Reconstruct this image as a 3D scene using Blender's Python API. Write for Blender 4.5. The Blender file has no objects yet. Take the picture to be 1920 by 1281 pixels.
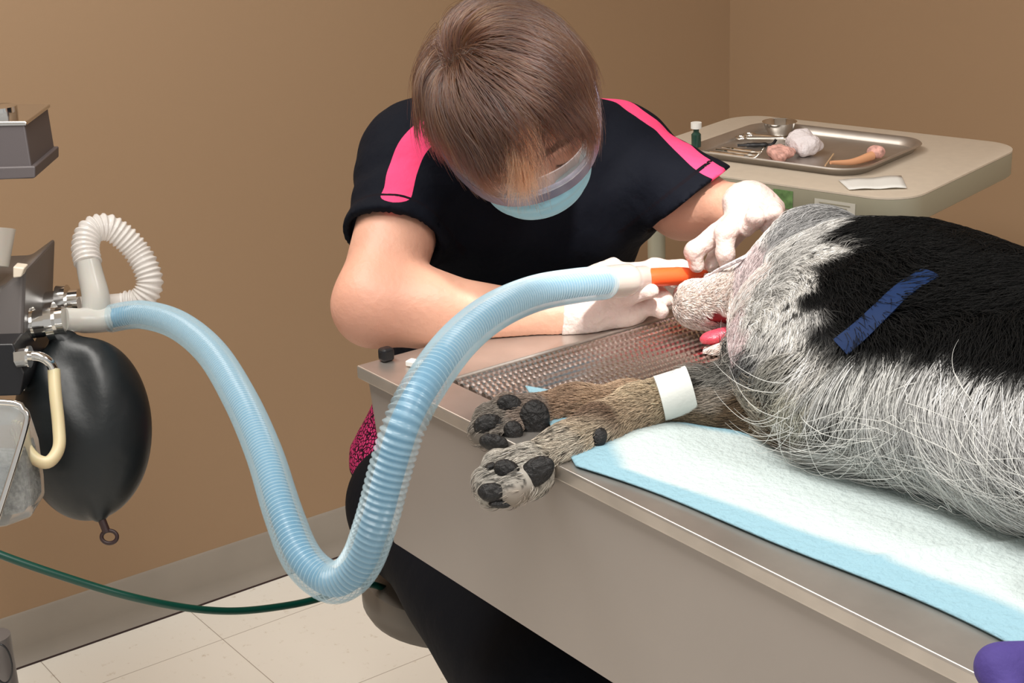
import bpy, math, random
import numpy as np
from mathutils import Vector, Matrix

sc = bpy.context.scene
COL = sc.collection
rng = np.random.default_rng(7)
random.seed(7)

# ------------------------------------------------------------------ camera
RX = np.array([0.59242851, 0.80471004, -0.03834337])
UX = np.array([-0.24678262, 0.22657676, 0.94221086])
FX = np.array([-0.76689426, 0.5487301, -0.33281898])
FPX = 3000.0
CAM = np.array([0.0, 0.0, 1.54])
cam_d = bpy.data.cameras.new('camera')
cam_d.sensor_width = 36.0
cam_d.lens = 36.0 * FPX / 1920.0
cam_d.clip_start = 0.05
cam = bpy.data.objects.new('camera', cam_d)
COL.objects.link(cam)
cam.matrix_world = Matrix(((RX[0], UX[0], -FX[0], 0), (RX[1], UX[1], -FX[1], 0), (RX[2], UX[2], -FX[2], 1.54), (0, 0, 0, 1)))
sc.camera = cam

# ------------------------------------------------------------------ world, lights, exposure
w = bpy.data.worlds.new('world'); sc.world = w; w.use_nodes = True
w.node_tree.nodes['Background'].inputs[0].default_value = (1.0, 0.97, 0.93, 1)
w.node_tree.nodes['Background'].inputs[1].default_value = 0.55
sc.view_settings.view_transform = 'Standard'
sc.view_settings.look = 'None'
sc.view_settings.gamma = 1.0
sc.view_settings.exposure = 0.0
sc.view_settings.use_curve_mapping = False


def area(name, loc, target, sx, sy, power, color):
    d = bpy.data.lights.new(name, 'AREA'); d.shape = 'RECTANGLE'; d.size = sx; d.size_y = sy
    d.energy = power; d.color = color
    o = bpy.data.objects.new(name, d); COL.objects.link(o)
    o.location = loc
    o.rotation_euler = (Vector(target) - Vector(loc)).to_track_quat('-Z', 'Y').to_euler()
    return o


area('ceiling_panel_light', (-0.6, 0.3, 2.62), (-0.6, 0.3, 0), 1.2, 0.6, 27, (1.0, 0.97, 0.93))
area('ceiling_panel_light', (-2.0, 0.4, 2.62), (-2.0, 0.5, 0), 1.2, 0.6, 34, (1.0, 0.97, 0.92))
area('ceiling_panel_light', (0.5, 1.6, 2.62), (0.5, 1.6, 0), 1.2, 0.6, 26, (1.0, 0.97, 0.93))


def spot(name, loc, target, power, deg, blend, color, rad):
    d = bpy.data.lights.new(name, 'SPOT'); d.energy = power; d.spot_size = math.radians(deg); d.spot_blend = blend
    d.color = color; d.shadow_soft_size = rad
    o = bpy.data.objects.new(name, d); COL.objects.link(o)
    o.location = loc
    o.rotation_euler = (Vector(target) - Vector(loc)).to_track_quat('-Z', 'Y').to_euler()
    return o


spot('dental_exam_light', (-0.93, 0.98, 2.0), (-1.388, 1.14, 0.98), 108, 27, 1.0, (1.0, 0.92, 0.86), 0.035)


# ------------------------------------------------------------------ pixel helpers (used to measure places in the room)
def at(x, y, D):
    return CAM + (FX + ((x - 960) / FPX) * RX - ((y - 640.5) / FPX) * UX) * D


def atz(x, y, z):
    d = FX + ((x - 960) / FPX) * RX - ((y - 640.5) / FPX) * UX
    return CAM + d * ((z - CAM[2]) / d[2])


def idir(dx, dy, toward=0.0):
    v = RX * dx - UX * dy - FX * toward
    return v / np.linalg.norm(v)


# ------------------------------------------------------------------ materials
def mat(name, color, rough=0.5, metal=0.0, spec=0.5, bump=0.0, bscale=50.0, var=0.0, vscale=8.0, **kw):
    m = bpy.data.materials.new(name); m.use_nodes = True
    nt = m.node_tree; b = nt.nodes['Principled BSDF']
    b.inputs['Base Color'].default_value = (*color, 1)
    b.inputs['Roughness'].default_value = rough
    b.inputs['Metallic'].default_value = metal
    b.inputs['Specular IOR Level'].default_value = spec
    for k, v in kw.items():
        b.inputs[k.replace('_', ' ')].default_value = v
    tc = nt.nodes.new('ShaderNodeTexCoord')
    if var > 0:
        n = nt.nodes.new('ShaderNodeTexNoise'); n.inputs['Scale'].default_value = vscale; n.inputs['Detail'].default_value = 4
        nt.links.new(tc.outputs['Object'], n.inputs['Vector'])
        mr = nt.nodes.new('ShaderNodeMapRange'); mr.inputs['From Min'].default_value = 0.3; mr.inputs['From Max'].default_value = 0.7
        mr.inputs['To Min'].default_value = 1 - var; mr.inputs['To Max'].default_value = 1 + var
        nt.links.new(n.outputs['Fac'], mr.inputs['Value'])
        mx = nt.nodes.new('ShaderNodeVectorMath'); mx.operation = 'SCALE'; mx.inputs[0].default_value = color
        nt.links.new(mr.outputs[0], mx.inputs['Scale'])
        nt.links.new(mx.outputs[0], b.inputs['Base Color'])
    if bump > 0:
        n = nt.nodes.new('ShaderNodeTexNoise'); n.inputs['Scale'].default_value = bscale; n.inputs['Detail'].default_value = 5
        nt.links.new(tc.outputs['Object'], n.inputs['Vector'])
        bp = nt.nodes.new('ShaderNodeBump'); bp.inputs['Strength'].default_value = bump; bp.inputs['Distance'].default_value = 0.01
        nt.links.new(n.outputs['Fac'], bp.inputs['Height'])
        nt.links.new(bp.outputs[0], b.inputs['Normal'])
    return m


def attr_mat(name, attr, rough=0.5, bump=0.0, bscale=60.0, spec=0.4, **kw):
    m = mat(name, (0.5, 0.5, 0.5), rough, 0, spec, bump, bscale, **kw)
    nt = m.node_tree
    a = nt.nodes.new('ShaderNodeAttribute'); a.attribute_name = attr
    nt.links.new(a.outputs['Color'], nt.nodes['Principled BSDF'].inputs['Base Color'])
    return m


def srgb(r, g, b):
    return tuple(((c / 255) / 12.92 if c / 255 <= 0.04045 else ((c / 255 + 0.055) / 1.055) ** 2.4) for c in (r, g, b))


M = {}
M['wall'] = mat('wall_paint', (0.345, 0.225, 0.132), 0.55, bump=0.02, bscale=120)
M['steel'] = mat('stainless_steel', (0.56, 0.52, 0.48), 0.38, 0.88, bump=0.02, bscale=30, var=0.08, vscale=20)
M['rod'] = mat('rod_steel', (0.72, 0.64, 0.60), 0.24, 1.0)
M['chrome'] = mat('chrome', (0.75, 0.74, 0.72), 0.12, 1.0)
M['tubside'] = mat('painted_tub_side', (0.33, 0.295, 0.27), 0.32, 0.25, bump=0.01, bscale=5, var=0.05, vscale=3)
M['black'] = mat('black_plastic', (0.006, 0.006, 0.008), 0.35)
M['rubber'] = mat('black_rubber', (0.007, 0.010, 0.012), 0.42, bump=0.25, bscale=14)
M['darkrubber'] = mat('dark_rubber', (0.03, 0.012, 0.012), 0.5)
M['grey'] = mat('grey_enamel', (0.14, 0.125, 0.12), 0.4, 0.2)
M['laminate'] = mat('beige_laminate', (0.62, 0.54, 0.44), 0.45, var=0.03, vscale=60)
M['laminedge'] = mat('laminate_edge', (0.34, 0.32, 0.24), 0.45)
M['base'] = mat('vinyl_baseboard', (0.30, 0.265, 0.225), 0.45, var=0.05)
M['glove'] = mat('latex_glove', (0.66, 0.54, 0.50), 0.42, bump=0.5, bscale=70, Subsurface_Weight=0.15)
M['navy'] = None
M['pants'] = mat('black_trousers', (0.003, 0.004, 0.007), 0.8, spec=0.15, bump=0.3, bscale=20)
M['maskblue'] = mat('mask_blue', (0.28, 0.52, 0.62), 0.75, bump=0.2, bscale=40)
M['maskwhite'] = mat('mask_white', (0.7, 0.66, 0.66), 0.7)
M['goggle'] = mat('goggle_band', (0.15, 0.145, 0.20), 0.25)
M['cotton'] = mat('cotton', (0.82, 0.76, 0.78), 0.9, bump=0.8, bscale=80)
M['cottonpink'] = mat('cotton_bloody', (0.75, 0.42, 0.36), 0.9, bump=0.8, bscale=80, var=0.3, vscale=120)
M['paper'] = mat('white_paper', (0.80, 0.80, 0.77), 0.8)
M['tape'] = mat('white_tape', (0.74, 0.76, 0.72), 0.7, bump=0.1, bscale=200)
M['orange'] = mat('orange_plastic', (0.95, 0.12, 0.03), 0.3, Subsurface_Weight=0.2)
M['pad'] = mat('paw_pad_skin', (0.007, 0.006, 0.006), 0.55, bump=0.5, bscale=160)
M['tongue'] = mat('tongue_flesh', (0.62, 0.07, 0.11), 0.3, Subsurface_Weight=0.3, bump=0.3, bscale=150)
M['nose'] = mat('nose_leather', (0.10, 0.045, 0.04), 0.4, bump=0.4, bscale=200)
M['collar'] = mat('blue_nylon', (0.001, 0.016, 0.070), 0.7, spec=0.25)
M['green'] = mat('green_hose', (0.0, 0.045, 0.03), 0.35)
M['latexhose'] = mat('latex_tube', (0.62, 0.52, 0.32), 0.4, Subsurface_Weight=0.2)
M['clearwhite'] = mat('milky_plastic', (0.80, 0.78, 0.73), 0.25, Transmission_Weight=0.45, Subsurface_Weight=0.1)
M['canister'] = mat('clear_canister', (0.82, 0.85, 0.86), 0.12, Transmission_Weight=0.85, IOR=1.2)
M['granules'] = mat('soda_lime_granules', (0.42, 0.40, 0.36), 0.9, bump=1.0, bscale=200, var=0.4, vscale=150)
M['purple'] = mat('purple_fabric', (0.055, 0.035, 0.20), 0.8, bump=0.3, bscale=60)
M['pinkthread'] = mat('pink_embroidery', (0.55, 0.40, 0.50), 0.7)
M['wood'] = mat('wooden_stick', (0.62, 0.42, 0.24), 0.6)
M['greenlabel'] = mat('green_label', (0.12, 0.22, 0.08), 0.5, var=0.4, vscale=90)
M['palelabel'] = mat('pale_label', (0.52, 0.50, 0.44), 0.5)
M['darkglass'] = mat('dark_green_glass', (0.02, 0.06, 0.045), 0.15)
M['stool'] = mat('grey_vinyl_cushion', (0.10, 0.085, 0.07), 0.4)
M['brown'] = mat('brown_plastic', (0.05, 0.018, 0.012), 0.3)


def hose_mat(name, color, alpha, rough):
    m = mat(name, color, rough, 0, 0.6)
    m.node_tree.nodes['Principled BSDF'].inputs['Alpha'].default_value = alpha
    return m


M['hose_outer'] = hose_mat('clear_blue_corrugation', (0.50, 0.66, 0.72), 0.34, 0.18)
M['hose_inner'] = mat('blue_inner_tube', (0.03, 0.22, 0.40), 0.35)
M['lime'] = hose_mat('clear_corrugation', (0.93, 0.91, 0.89), 0.5, 0.15)

# floor tiles
m = mat('vinyl_floor_tile', (0.7, 0.66, 0.58), 0.45); M['floor'] = m
nt = m.node_tree; bs = nt.nodes['Principled BSDF']
tc = nt.nodes.new('ShaderNodeTexCoord')
mp = nt.nodes.new('ShaderNodeMapping'); mp.inputs['Location'].default_value = (0.105, 0.11, 0)
nt.links.new(tc.outputs['Object'], mp.inputs['Vector'])
bk = nt.nodes.new('ShaderNodeTexBrick'); bk.offset = 0; bk.squash = 1
bk.inputs['Scale'].default_value = 1.0; bk.inputs['Brick Width'].default_value = 0.3048; bk.inputs['Row Height'].default_value = 0.3048
bk.inputs['Mortar Size'].default_value = 0.0010; bk.inputs['Mortar Smooth'].default_value = 0.3
bk.inputs['Color1'].default_value = (0.86, 0.82, 0.74, 1); bk.inputs['Color2'].default_value = (0.88, 0.84, 0.76, 1)
bk.inputs['Mortar'].default_value = (0.42, 0.36, 0.30, 1)
nt.links.new(mp.outputs[0], bk.inputs['Vector'])
ns = nt.nodes.new('ShaderNodeTexNoise'); ns.inputs['Scale'].default_value = 42; ns.inputs['Detail'].default_value = 6; ns.inputs['Roughness'].default_value = 0.7
nt.links.new(tc.outputs['Object'], ns.inputs['Vector'])
cr = nt.nodes.new('ShaderNodeValToRGB'); cr.color_ramp.elements[0].position = 0.60; cr.color_ramp.elements[0].color = (1, 1, 1, 1)
cr.color_ramp.elements[1].position = 0.72; cr.color_ramp.elements[1].color = (0.72, 0.66, 0.58, 1)
nt.links.new(ns.outputs['Fac'], cr.inputs[0])
mx = nt.nodes.new('ShaderNodeMixRGB'); mx.blend_type = 'MULTIPLY'; mx.inputs[0].default_value = 1
nt.links.new(bk.outputs['Color'], mx.inputs[1]); nt.links.new(cr.outputs[0], mx.inputs[2])
nt.links.new(mx.outputs[0], bs.inputs['Base Color'])


def hair_mat(name, attr, rough=0.35, coat=0.0):
    m = bpy.data.materials.new(name); m.use_nodes = True
    nt = m.node_tree; nt.nodes.clear()
    o = nt.nodes.new('ShaderNodeOutputMaterial')
    h = nt.nodes.new('ShaderNodeBsdfHairPrincipled'); h.parametrization = 'COLOR'
    h.inputs['Roughness'].default_value = rough; h.inputs['Radial Roughness'].default_value = 0.5
    h.inputs['Coat'].default_value = coat
    a = nt.nodes.new('ShaderNodeAttribute'); a.attribute_name = attr
    nt.links.new(a.outputs['Color'], h.inputs['Color'])
    nt.links.new(h.outputs[0], o.inputs['Surface'])
    return m


# ------------------------------------------------------------------ mesh helpers
class MB:
    def __init__(self):
        self.v = []; self.f = []; self.n = 0

    def add(self, v, f):
        self.v.append(np.asarray(v, float)); self.f += [tuple(i + self.n for i in q) for q in f]; self.n += len(v)
        return self

    def box(self, c, s, yaw=0.0, taper=1.0):
        x, y, z = np.array(s) / 2.0
        p = np.array([(sx * x * (taper if sz < 0 else 1), sy * y, sz * z) for sz in (-1, 1) for sy in (-1, 1) for sx in (-1, 1)])
        cs, sn = math.cos(yaw), math.sin(yaw)
        p = np.c_[p[:, 0] * cs - p[:, 1] * sn, p[:, 0] * sn + p[:, 1] * cs, p[:, 2]] + np.array(c)
        return self.add(p, [(0, 2, 3, 1), (4, 5, 7, 6), (0, 1, 5, 4), (2, 6, 7, 3), (0, 4, 6, 2), (1, 3, 7, 5)])

    def tube(self, pts, rad, sides=12, cap=True, closed=False):
        pts = np.array(pts, float); n = len(pts)
        rad = np.broadcast_to(np.asarray(rad, float), (n,))
        if closed:
            t = np.roll(pts, -1, 0) - np.roll(pts, 1, 0)
        else:
            t = np.gradient(pts, axis=0)
        t /= np.linalg.norm(t, axis=1)[:, None] + 1e-12
        a = np.cross(t[0], (0, 0, 1)); a = a if np.linalg.norm(a) > 0.1 else np.cross(t[0], (0, 1, 0))
        a /= np.linalg.norm(a)
        V = []
        th = np.linspace(0, 2 * np.pi, sides, endpoint=False)
        for i in range(n):
            a = a - t[i] * (a @ t[i]); a /= np.linalg.norm(a)
            b = np.cross(t[i], a)
            V.append(pts[i] + rad[i] * (np.cos(th)[:, None] * a + np.sin(th)[:, None] * b))
        F = []
        for i in range(n if closed else n - 1):
            j = (i + 1) % n
            for k in range(sides):
                l = (k + 1) % sides
                F.append((i * sides + k, i * sides + l, j * sides + l, j * sides + k))
        if cap and not closed:
            F.append(tuple(range(sides - 1, -1, -1))); F.append(tuple((n - 1) * sides + k for k in range(sides)))
        return self.add(np.concatenate(V), F)

    def build(self, name, material, parent=None, smooth=True, bevel=0.0, angle=40):
        V = np.concatenate(self.v)
        me = bpy.data.meshes.new(name)
        me.from_pydata(V.tolist(), [], self.f); me.update()
        o = bpy.data.objects.new(name, me); COL.objects.link(o)
        if material: me.materials.append(material)
        if parent is not None: o.parent = parent; o.matrix_parent_inverse = Matrix()
        if parent is not None:
            o.location = -Vector(parent.location)
        if smooth:
            me.polygons.foreach_set('use_smooth', [True] * len(me.polygons))
            me.set_sharp_from_angle(angle=math.radians(angle))
        if bevel:
            b = o.modifiers.new('bevel', 'BEVEL'); b.width = bevel; b.segments = 3; b.limit_method = 'ANGLE'
        return o


def tag(o, label=None, cat=None, group=None, kind=None):
    if label: o['label'] = label
    if cat: o['category'] = cat
    if group: o['group'] = group
    if kind: o['kind'] = kind
    return o


def thing(name, loc, label, cat, group=None):
    o = bpy.data.objects.new(name, None); COL.objects.link(o)
    o.location = tuple(float(c) for c in loc); o.empty_display_size = 0.05
    return tag(o, label, cat, group)


def spline(pts, n):
    """Catmull-Rom through pts, n samples, evenly spaced."""
    P = np.array(pts, float); P = np.vstack([2 * P[0] - P[1], P, 2 * P[-1] - P[-2]])
    out = []
    for i in range(1, len(P) - 2):
        for t in np.linspace(0, 1, 40, endpoint=False):
            a, b, c, d = P[i - 1], P[i], P[i + 1], P[i + 2]
            out.append(0.5 * (2 * b + (c - a) * t + (2 * a - 5 * b + 4 * c - d) * t * t + (3 * b - a - 3 * c + d) * t ** 3))
    out.append(P[-2]); out = np.array(out)
    s = np.r_[0, np.cumsum(np.linalg.norm(np.diff(out[:, :3], axis=0), axis=1))]
    u = np.linspace(0, s[-1], n)
    return np.stack([np.interp(u, s, out[:, k]) for k in range(out.shape[1])], 1)


def seglen(P): return np.linalg.norm(np.diff(P, axis=0), axis=1).sum()


def rounded_rect(w_, d_, r, seg=8):
    P = []
    for cx, cy, a0 in ((w_ / 2 - r, d_ / 2 - r, 0), (-w_ / 2 + r, d_ / 2 - r, 90), (-w_ / 2 + r, -d_ / 2 + r, 180), (w_ / 2 - r, -d_ / 2 + r, 270)):
        for k in range(seg + 1):
            a = math.radians(a0 + 90 * k / seg); P.append((cx + r * math.cos(a), cy + r * math.sin(a)))
    return np.array(P)


def loft(mb, loops, cap0=True, cap1=True):
    n = len(loops[0]); F = []
    for i in range(len(loops) - 1):
        for k in range(n):
            l = (k + 1) % n; F.append((i * n + k, i * n + l, (i + 1) * n + l, (i + 1) * n + k))
    if cap0: F.append(tuple(range(n - 1, -1, -1)))
    if cap1: F.append(tuple((len(loops) - 1) * n + k for k in range(n)))
    return mb.add(np.concatenate([np.asarray(l) for l in loops]), F)


# ------------------------------------------------------------------ smooth-blended bodies (signed distance -> surface nets)
def vnoise(P, s, seed=0):
    r = np.random.default_rng(seed); out = np.zeros(len(P))
    for k in range(9):
        d = r.normal(size=3); d /= np.linalg.norm(d); ph = r.uniform(0, 6.28); f = s * r.uniform(0.6, 1.7)
        out += np.sin(P @ d * f + ph + 1.3 * np.sin(P @ np.roll(d, 1) * f * 0.6 + ph))
    return out / 9.0


def d_prim(P, p):
    k = p[0]
    if k == 'c':      # tapered capsule a b ra rb
        a, b, ra, rb = p[1:5]
        a = np.asarray(a); ba = np.asarray(b) - a; pa = P - a
        h = np.clip(pa @ ba / (ba @ ba), 0, 1)
        return np.linalg.norm(pa - h[:, None] * ba, axis=1) - (ra + (rb - ra) * h)
    if k == 'e':      # ellipsoid c radii rot(3x3 rows=axes)
        c, r, A = p[1:4]
        q = (P - np.asarray(c)) @ np.asarray(A).T
        r = np.asarray(r); k0 = np.linalg.norm(q / r, axis=1); k1 = np.linalg.norm(q / r ** 2, axis=1)
        return k0 * (k0 - 1) / (k1 + 1e-9)
    if k == 'p':      # half space: negative on the side away from n
        c, n = p[1:3]; return (P - np.asarray(c)) @ np.asarray(n)


I3 = np.eye(3)


def bounds(p):
    if p[0] == 'c':
        a, b = np.array(p[1]), np.array(p[2]); r = max(p[3], p[4]); return np.minimum(a, b) - r, np.maximum(a, b) + r
    r = max(p[2]); return np.array(p[1]) - r, np.array(p[1]) + r


class Body:
    """prims: list of (op, blend, prim); op '+' joins smoothly, '-' carves, '&' keeps the far side of a plane."""
    def __init__(self, prims, mod=None):
        self.p = prims; self.mod = mod

    def d(self, P):
        out = np.full(len(P), 1.0)
        for op, k, p in self.p:
            x = d_prim(P, p)
            if op == '+': h = np.maximum(k - np.abs(out - x), 0) / max(k, 1e-6); out = np.minimum(out, x) - h * h * k / 4
            elif op == '-': x = -x; h = np.maximum(k - np.abs(out - x), 0) / max(k, 1e-6); out = np.maximum(out, x) + h * h * k / 4
            else: out = np.maximum(out, x)
        if self.mod: out = out + self.mod(P)
        return out

    def grad(self, P, e=0.0015):
        g = np.stack([self.d(P + np.eye(3)[i] * e) - self.d(P - np.eye(3)[i] * e) for i in range(3)], 1)
        return g / (np.linalg.norm(g, axis=1)[:, None] + 1e-9)

    def mesh(self, res):
        lo = np.min([bounds(p)[0] for op, k, p in self.p if op == '+'], 0) - 3 * res - 0.02
        hi = np.max([bounds(p)[1] for op, k, p in self.p if op == '+'], 0) + 3 * res + 0.02
        n = np.ceil((hi - lo) / res).astype(int) + 1
        # coarse pass to find cells near the surface, then evaluate only these
        ax = [lo[i] + np.arange(n[i]) * res for i in range(3)]
        st = 4
        D = np.full(n, 1.0, np.float32)
        cx = [np.arange(0, n[i], st) for i in range(3)]
        G = np.stack(np.meshgrid(*[ax[i][cx[i]] for i in range(3)], indexing='ij'), -1).reshape(-1, 3)
        dc = self.d(G).reshape([len(c) for c in cx])
        D[:] = np.repeat(np.repeat(np.repeat(dc, st, 0), st, 1), st, 2)[:n[0], :n[1], :n[2]]
        near = np.argwhere(np.abs(dc) < st * res * 1.9 + 0.012)
        off = np.stack(np.meshgrid(*[np.arange(st)] * 3, indexing='ij'), -1).reshape(-1, 3)
        for ch in range(0, len(near), 4000):
            idx = (near[ch:ch + 4000, None, :] * st + off[None]).reshape(-1, 3)
            idx = idx[(idx < n).all(1)]
            D[idx[:, 0], idx[:, 1], idx[:, 2]] = self.d(lo + idx * res)
        S = D < 0
        cells = np.zeros(n - 1, np.int8)
        for i in range(2):
            for j in range(2):
                for k in range(2):
                    cells += S[i:n[0] - 1 + i, j:n[1] - 1 + j, k:n[2] - 1 + k]
        act = np.argwhere((cells > 0) & (cells < 8))
        vid = np.full(n - 1, -1, np.int64); vid[tuple(act.T)] = np.arange(len(act))
        acc = np.zeros((len(act), 3)); cnt = np.zeros(len(act))
        cor = [(i, j, k) for i in range(2) for j in range(2) for k in range(2)]
        for a in cor:
            for ax_ in range(3):
                if a[ax_]: continue
                b = list(a); b[ax_] = 1
                da = D[act[:, 0] + a[0], act[:, 1] + a[1], act[:, 2] + a[2]]; db = D[act[:, 0] + b[0], act[:, 1] + b[1], act[:, 2] + b[2]]
                m_ = (da < 0) != (db < 0); t = np.where(m_, da / np.where(m_, da - db, 1), 0)
                pt = np.array(a, float)[None] + np.zeros((len(act), 3)); pt[:, ax_] += t
                acc += pt * m_[:, None]; cnt += m_
        V = lo + (act + acc / cnt[:, None]) * res
        F = []
        for ax_ in range(3):
            u, v_ = [(1, 2), (2, 0), (0, 1)][ax_]
            sl = [slice(None)] * 3
            A = S[tuple(slice(0, n[i] - 1) if i == ax_ else slice(1, n[i] - 1) for i in range(3))]
            B = S[tuple(slice(1, n[i]) if i == ax_ else slice(1, n[i] - 1) for i in range(3))]
            e = np.argwhere(A != B)
            flip = A[tuple(e.T)]
            e = e + np.array([0 if i == ax_ else 1 for i in range(3)])
            du = np.zeros(3, int); du[u] = 1; dv = np.zeros(3, int); dv[v_] = 1
            q = [vid[tuple((e - du - dv).T)], vid[tuple((e - dv).T)], vid[tuple(e.T)], vid[tuple((e - du).T)]]
            q = np.stack(q, 1)
            q[~flip] = q[~flip][:, ::-1]
            F.append(q)
        F = np.concatenate(F); F = F[(F >= 0).all(1)]
        # relax onto the surface
        for _ in range(2):
            d = self.d(V); g = self.grad(V); V = V - g * np.clip(d, -res, res)[:, None] * 0.8
        self.V, self.F = V, F
        return V, F

    def build(self, name, material, parent, res, color=None, cname='col'):
        V, F = self.mesh(res)
        me = bpy.data.meshes.new(name)
        me.vertices.add(len(V)); me.vertices.foreach_set('co', V.ravel())
        me.loops.add(F.size); me.loops.foreach_set('vertex_index', F.ravel().astype(np.int32))
        me.polygons.add(len(F)); me.polygons.foreach_set('loop_start', np.arange(0, F.size, 4, dtype=np.int32))
        me.update(calc_edges=True); me.validate()
        me.polygons.foreach_set('use_smooth', np.ones(len(me.polygons), bool))
        if color is not None:
            a = me.attributes.new(cname, 'FLOAT_COLOR', 'POINT'); c = color(V)
            a.data.foreach_set('color', np.c_[c, np.ones(len(c))].ravel())
        me.materials.append(material)
        o = bpy.data.objects.new(name, me); COL.objects.link(o)
        if parent is not None: o.parent = parent; o.location = -Vector(parent.location)
        return o


def strands(name, parent, roots, flow, body, length, nseg, lift, offs, rad, colors, material, grav=0.0, jitter=0.25, floor_z=None):
    """Hair as real curves: each strand starts at its root and is combed along flow(P) over the body."""
    n = len(roots); P = roots.copy(); nrm = body.grad(P)
    pts = np.zeros((n, nseg + 1, 3)); pts[:, 0] = P
    jit = rng.normal(size=(n, 3)) * jitter
    clump = np.stack([vnoise(roots, 260, 11 + i) for i in range(3)], 1) * jitter * 3.0
    ds = (length / nseg)[:, None]
    for s in range(1, nseg + 1):
        t = s / nseg
        f = flow(P) + jit + clump
        f = f - nrm * np.sum(f * nrm, 1)[:, None]
        f /= np.linalg.norm(f, axis=1)[:, None] + 1e-9
        v = f + nrm * (lift * (1 - t) ** 1.5) + np.array([0, 0, -1.0]) * grav * t
        v /= np.linalg.norm(v, axis=1)[:, None]
        P = P + v * ds
        d = body.d(P); nrm = body.grad(P)
        want = offs * np.sin(min(t * 1.6, 1.0) * np.pi / 2) * (1 - 0.5 * t)
        P = P + nrm * np.maximum(want - d, 0)[:, None]
        if floor_z is not None: P[:, 2] = np.maximum(P[:, 2], floor_z + 0.002 * rng.random(n))
        pts[:, s] = P
    cu = bpy.data.hair_curves.new(name)
    cu.add_curves([nseg + 1] * n)
    cu.points.foreach_set('position', pts.reshape(-1, 3).astype(np.float32).ravel())
    prof = np.array([1.0 - 0.85 * (k / nseg) ** 2 for k in range(nseg + 1)])
    r = (np.broadcast_to(rad, (n,))[:, None] * prof[None]).astype(np.float32)
    cu.points.foreach_set('radius', r.ravel())
    a = cu.attributes.new('col', 'FLOAT_COLOR', 'CURVE')
    a.data.foreach_set('color', np.c_[colors, np.ones(n)].astype(np.float32).ravel())
    cu.materials.append(material)
    o = bpy.data.objects.new(name, cu); COL.objects.link(o)
    o.parent = parent; o.location = -Vector(parent.location)
    return o


def sample_surface(V, F, n, weight=None):
    a, b, c, d = V[F[:, 0]], V[F[:, 1]], V[F[:, 2]], V[F[:, 3]]
    ar = 0.5 * np.linalg.norm(np.cross(c - a, d - b), axis=1)
    if weight is not None: ar = ar * weight((a + b + c + d) / 4)
    i = rng.choice(len(F), n, p=ar / ar.sum())
    u, v = rng.random((2, n, 1))
    return (a[i] * (1 - u) * (1 - v) + b[i] * u * (1 - v) + c[i] * u * v + d[i] * (1 - u) * v)


def blend_field(anchors, sig):
    A = np.array([a[0] for a in anchors]); Dv = np.array([a[1] for a in anchors])

    def f(P):
        out = np.zeros((len(P), Dv.shape[1])); W = np.zeros(len(P))
        for a, d in zip(A, Dv):
            wt = np.exp(-np.sum((P - a) ** 2, 1) / (2 * sig * sig)) + 1e-12
            out += wt[:, None] * d; W += wt
        return out / W[:, None]
    return f


#@@SETTING
# ------------------------------------------------------------------ the room
def slab(name, c, s, m_, **k):
    return tag(MB().box(c, s).build(name, m_, smooth=False, **k), kind='structure')


WX, WY = -2.718, 2.60
slab('wall_left', (WX - 0.05, 0.55, 1.33), (0.10, 4.3, 2.66), M['wall'])
slab('wall_back', (-0.76, WY + 0.05, 1.33), (3.92, 0.10, 2.66), M['wall'])
slab('floor', (-0.8, 0.5, -0.05), (4.0, 4.4, 0.10), M['floor'])
slab('ceiling', (-0.8, 0.5, 2.70), (4.0, 4.4, 0.08), mat('ceiling_tile', (0.75, 0.73, 0.7), 0.9, bump=0.3, bscale=90))
mb = MB()
prof = [(0, 0), (0.020, 0), (0.016, 0.003), (0.007, 0.016), (0.004, 0.030), (0.004, 0.094), (0.0, 0.100)]
loft(mb, [[(WX + a, y, b) for a, b in prof] for y in (-1.55, WY)])
tag(mb.build('baseboard_left', M['base'], angle=60), kind='structure')
mb = MB(); loft(mb, [[(x, WY - a, b) for a, b in prof] for x in (1.1, WX + 0.004)])
tag(mb.build('baseboard_back', M['base'], angle=60), kind='structure')
tag(MB().box((WX + 0.0235, 0.525, 0.001), (0.004, 4.15, 0.002)).build('trim_1', M['darkrubber'], smooth=False), kind='structure')

#@@TABLE
# ------------------------------------------------------------------ wet table
TX0, TX1, TY0, TY1, TZ = -1.484, -0.612, 0.844, 1.44, 0.92
GX0, GX1, GY0, GY1 = -1.375, -0.735, 0.896, 1.388
tb = thing('exam_table', (-1.05, 1.14, 0), 'grey stainless steel tub table the dog is lying on', 'table')
mb = MB()
o_ = [(TX0, TY0), (TX1, TY0), (TX1, TY1), (TX0, TY1)]; i_ = [(GX0, GY0), (GX1, GY0), (GX1, GY1), (GX0, GY1)]
V = [(x, y, z) for z in (TZ, TZ - 0.016) for x, y in o_] + [(x, y, TZ) for x, y in i_] + [(x, y, TZ - 0.20) for x, y in i_]
F = [(k, (k + 1) % 4, 8 + (k + 1) % 4, 8 + k) for k in range(4)] + [(4 + k, 4 + (k + 1) % 4, (k + 1) % 4, k) for k in range(4)]
F += [(8 + k, 8 + (k + 1) % 4, 12 + (k + 1) % 4, 12 + k) for k in range(4)] + [(12, 13, 14, 15)] + [(7, 6, 5, 4)]
mb.add(V, F); mb.build('table_top', M['steel'], tb, smooth=False, bevel=0.0025)
mb = MB()
ins = 0.006; zb = TZ - 0.207
a = rounded_rect(TX1 - TX0 - 2 * ins, TY1 - TY0 - 2 * ins, 0.012, 4) + np.array([(TX0 + TX1) / 2, (TY0 + TY1) / 2])
b = rounded_rect(TX1 - TX0 - 2 * ins - 0.05, TY1 - TY0 - 2 * ins, 0.012, 4) + np.array([(TX0 + TX1) / 2 + 0.006, (TY0 + TY1) / 2])
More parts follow.
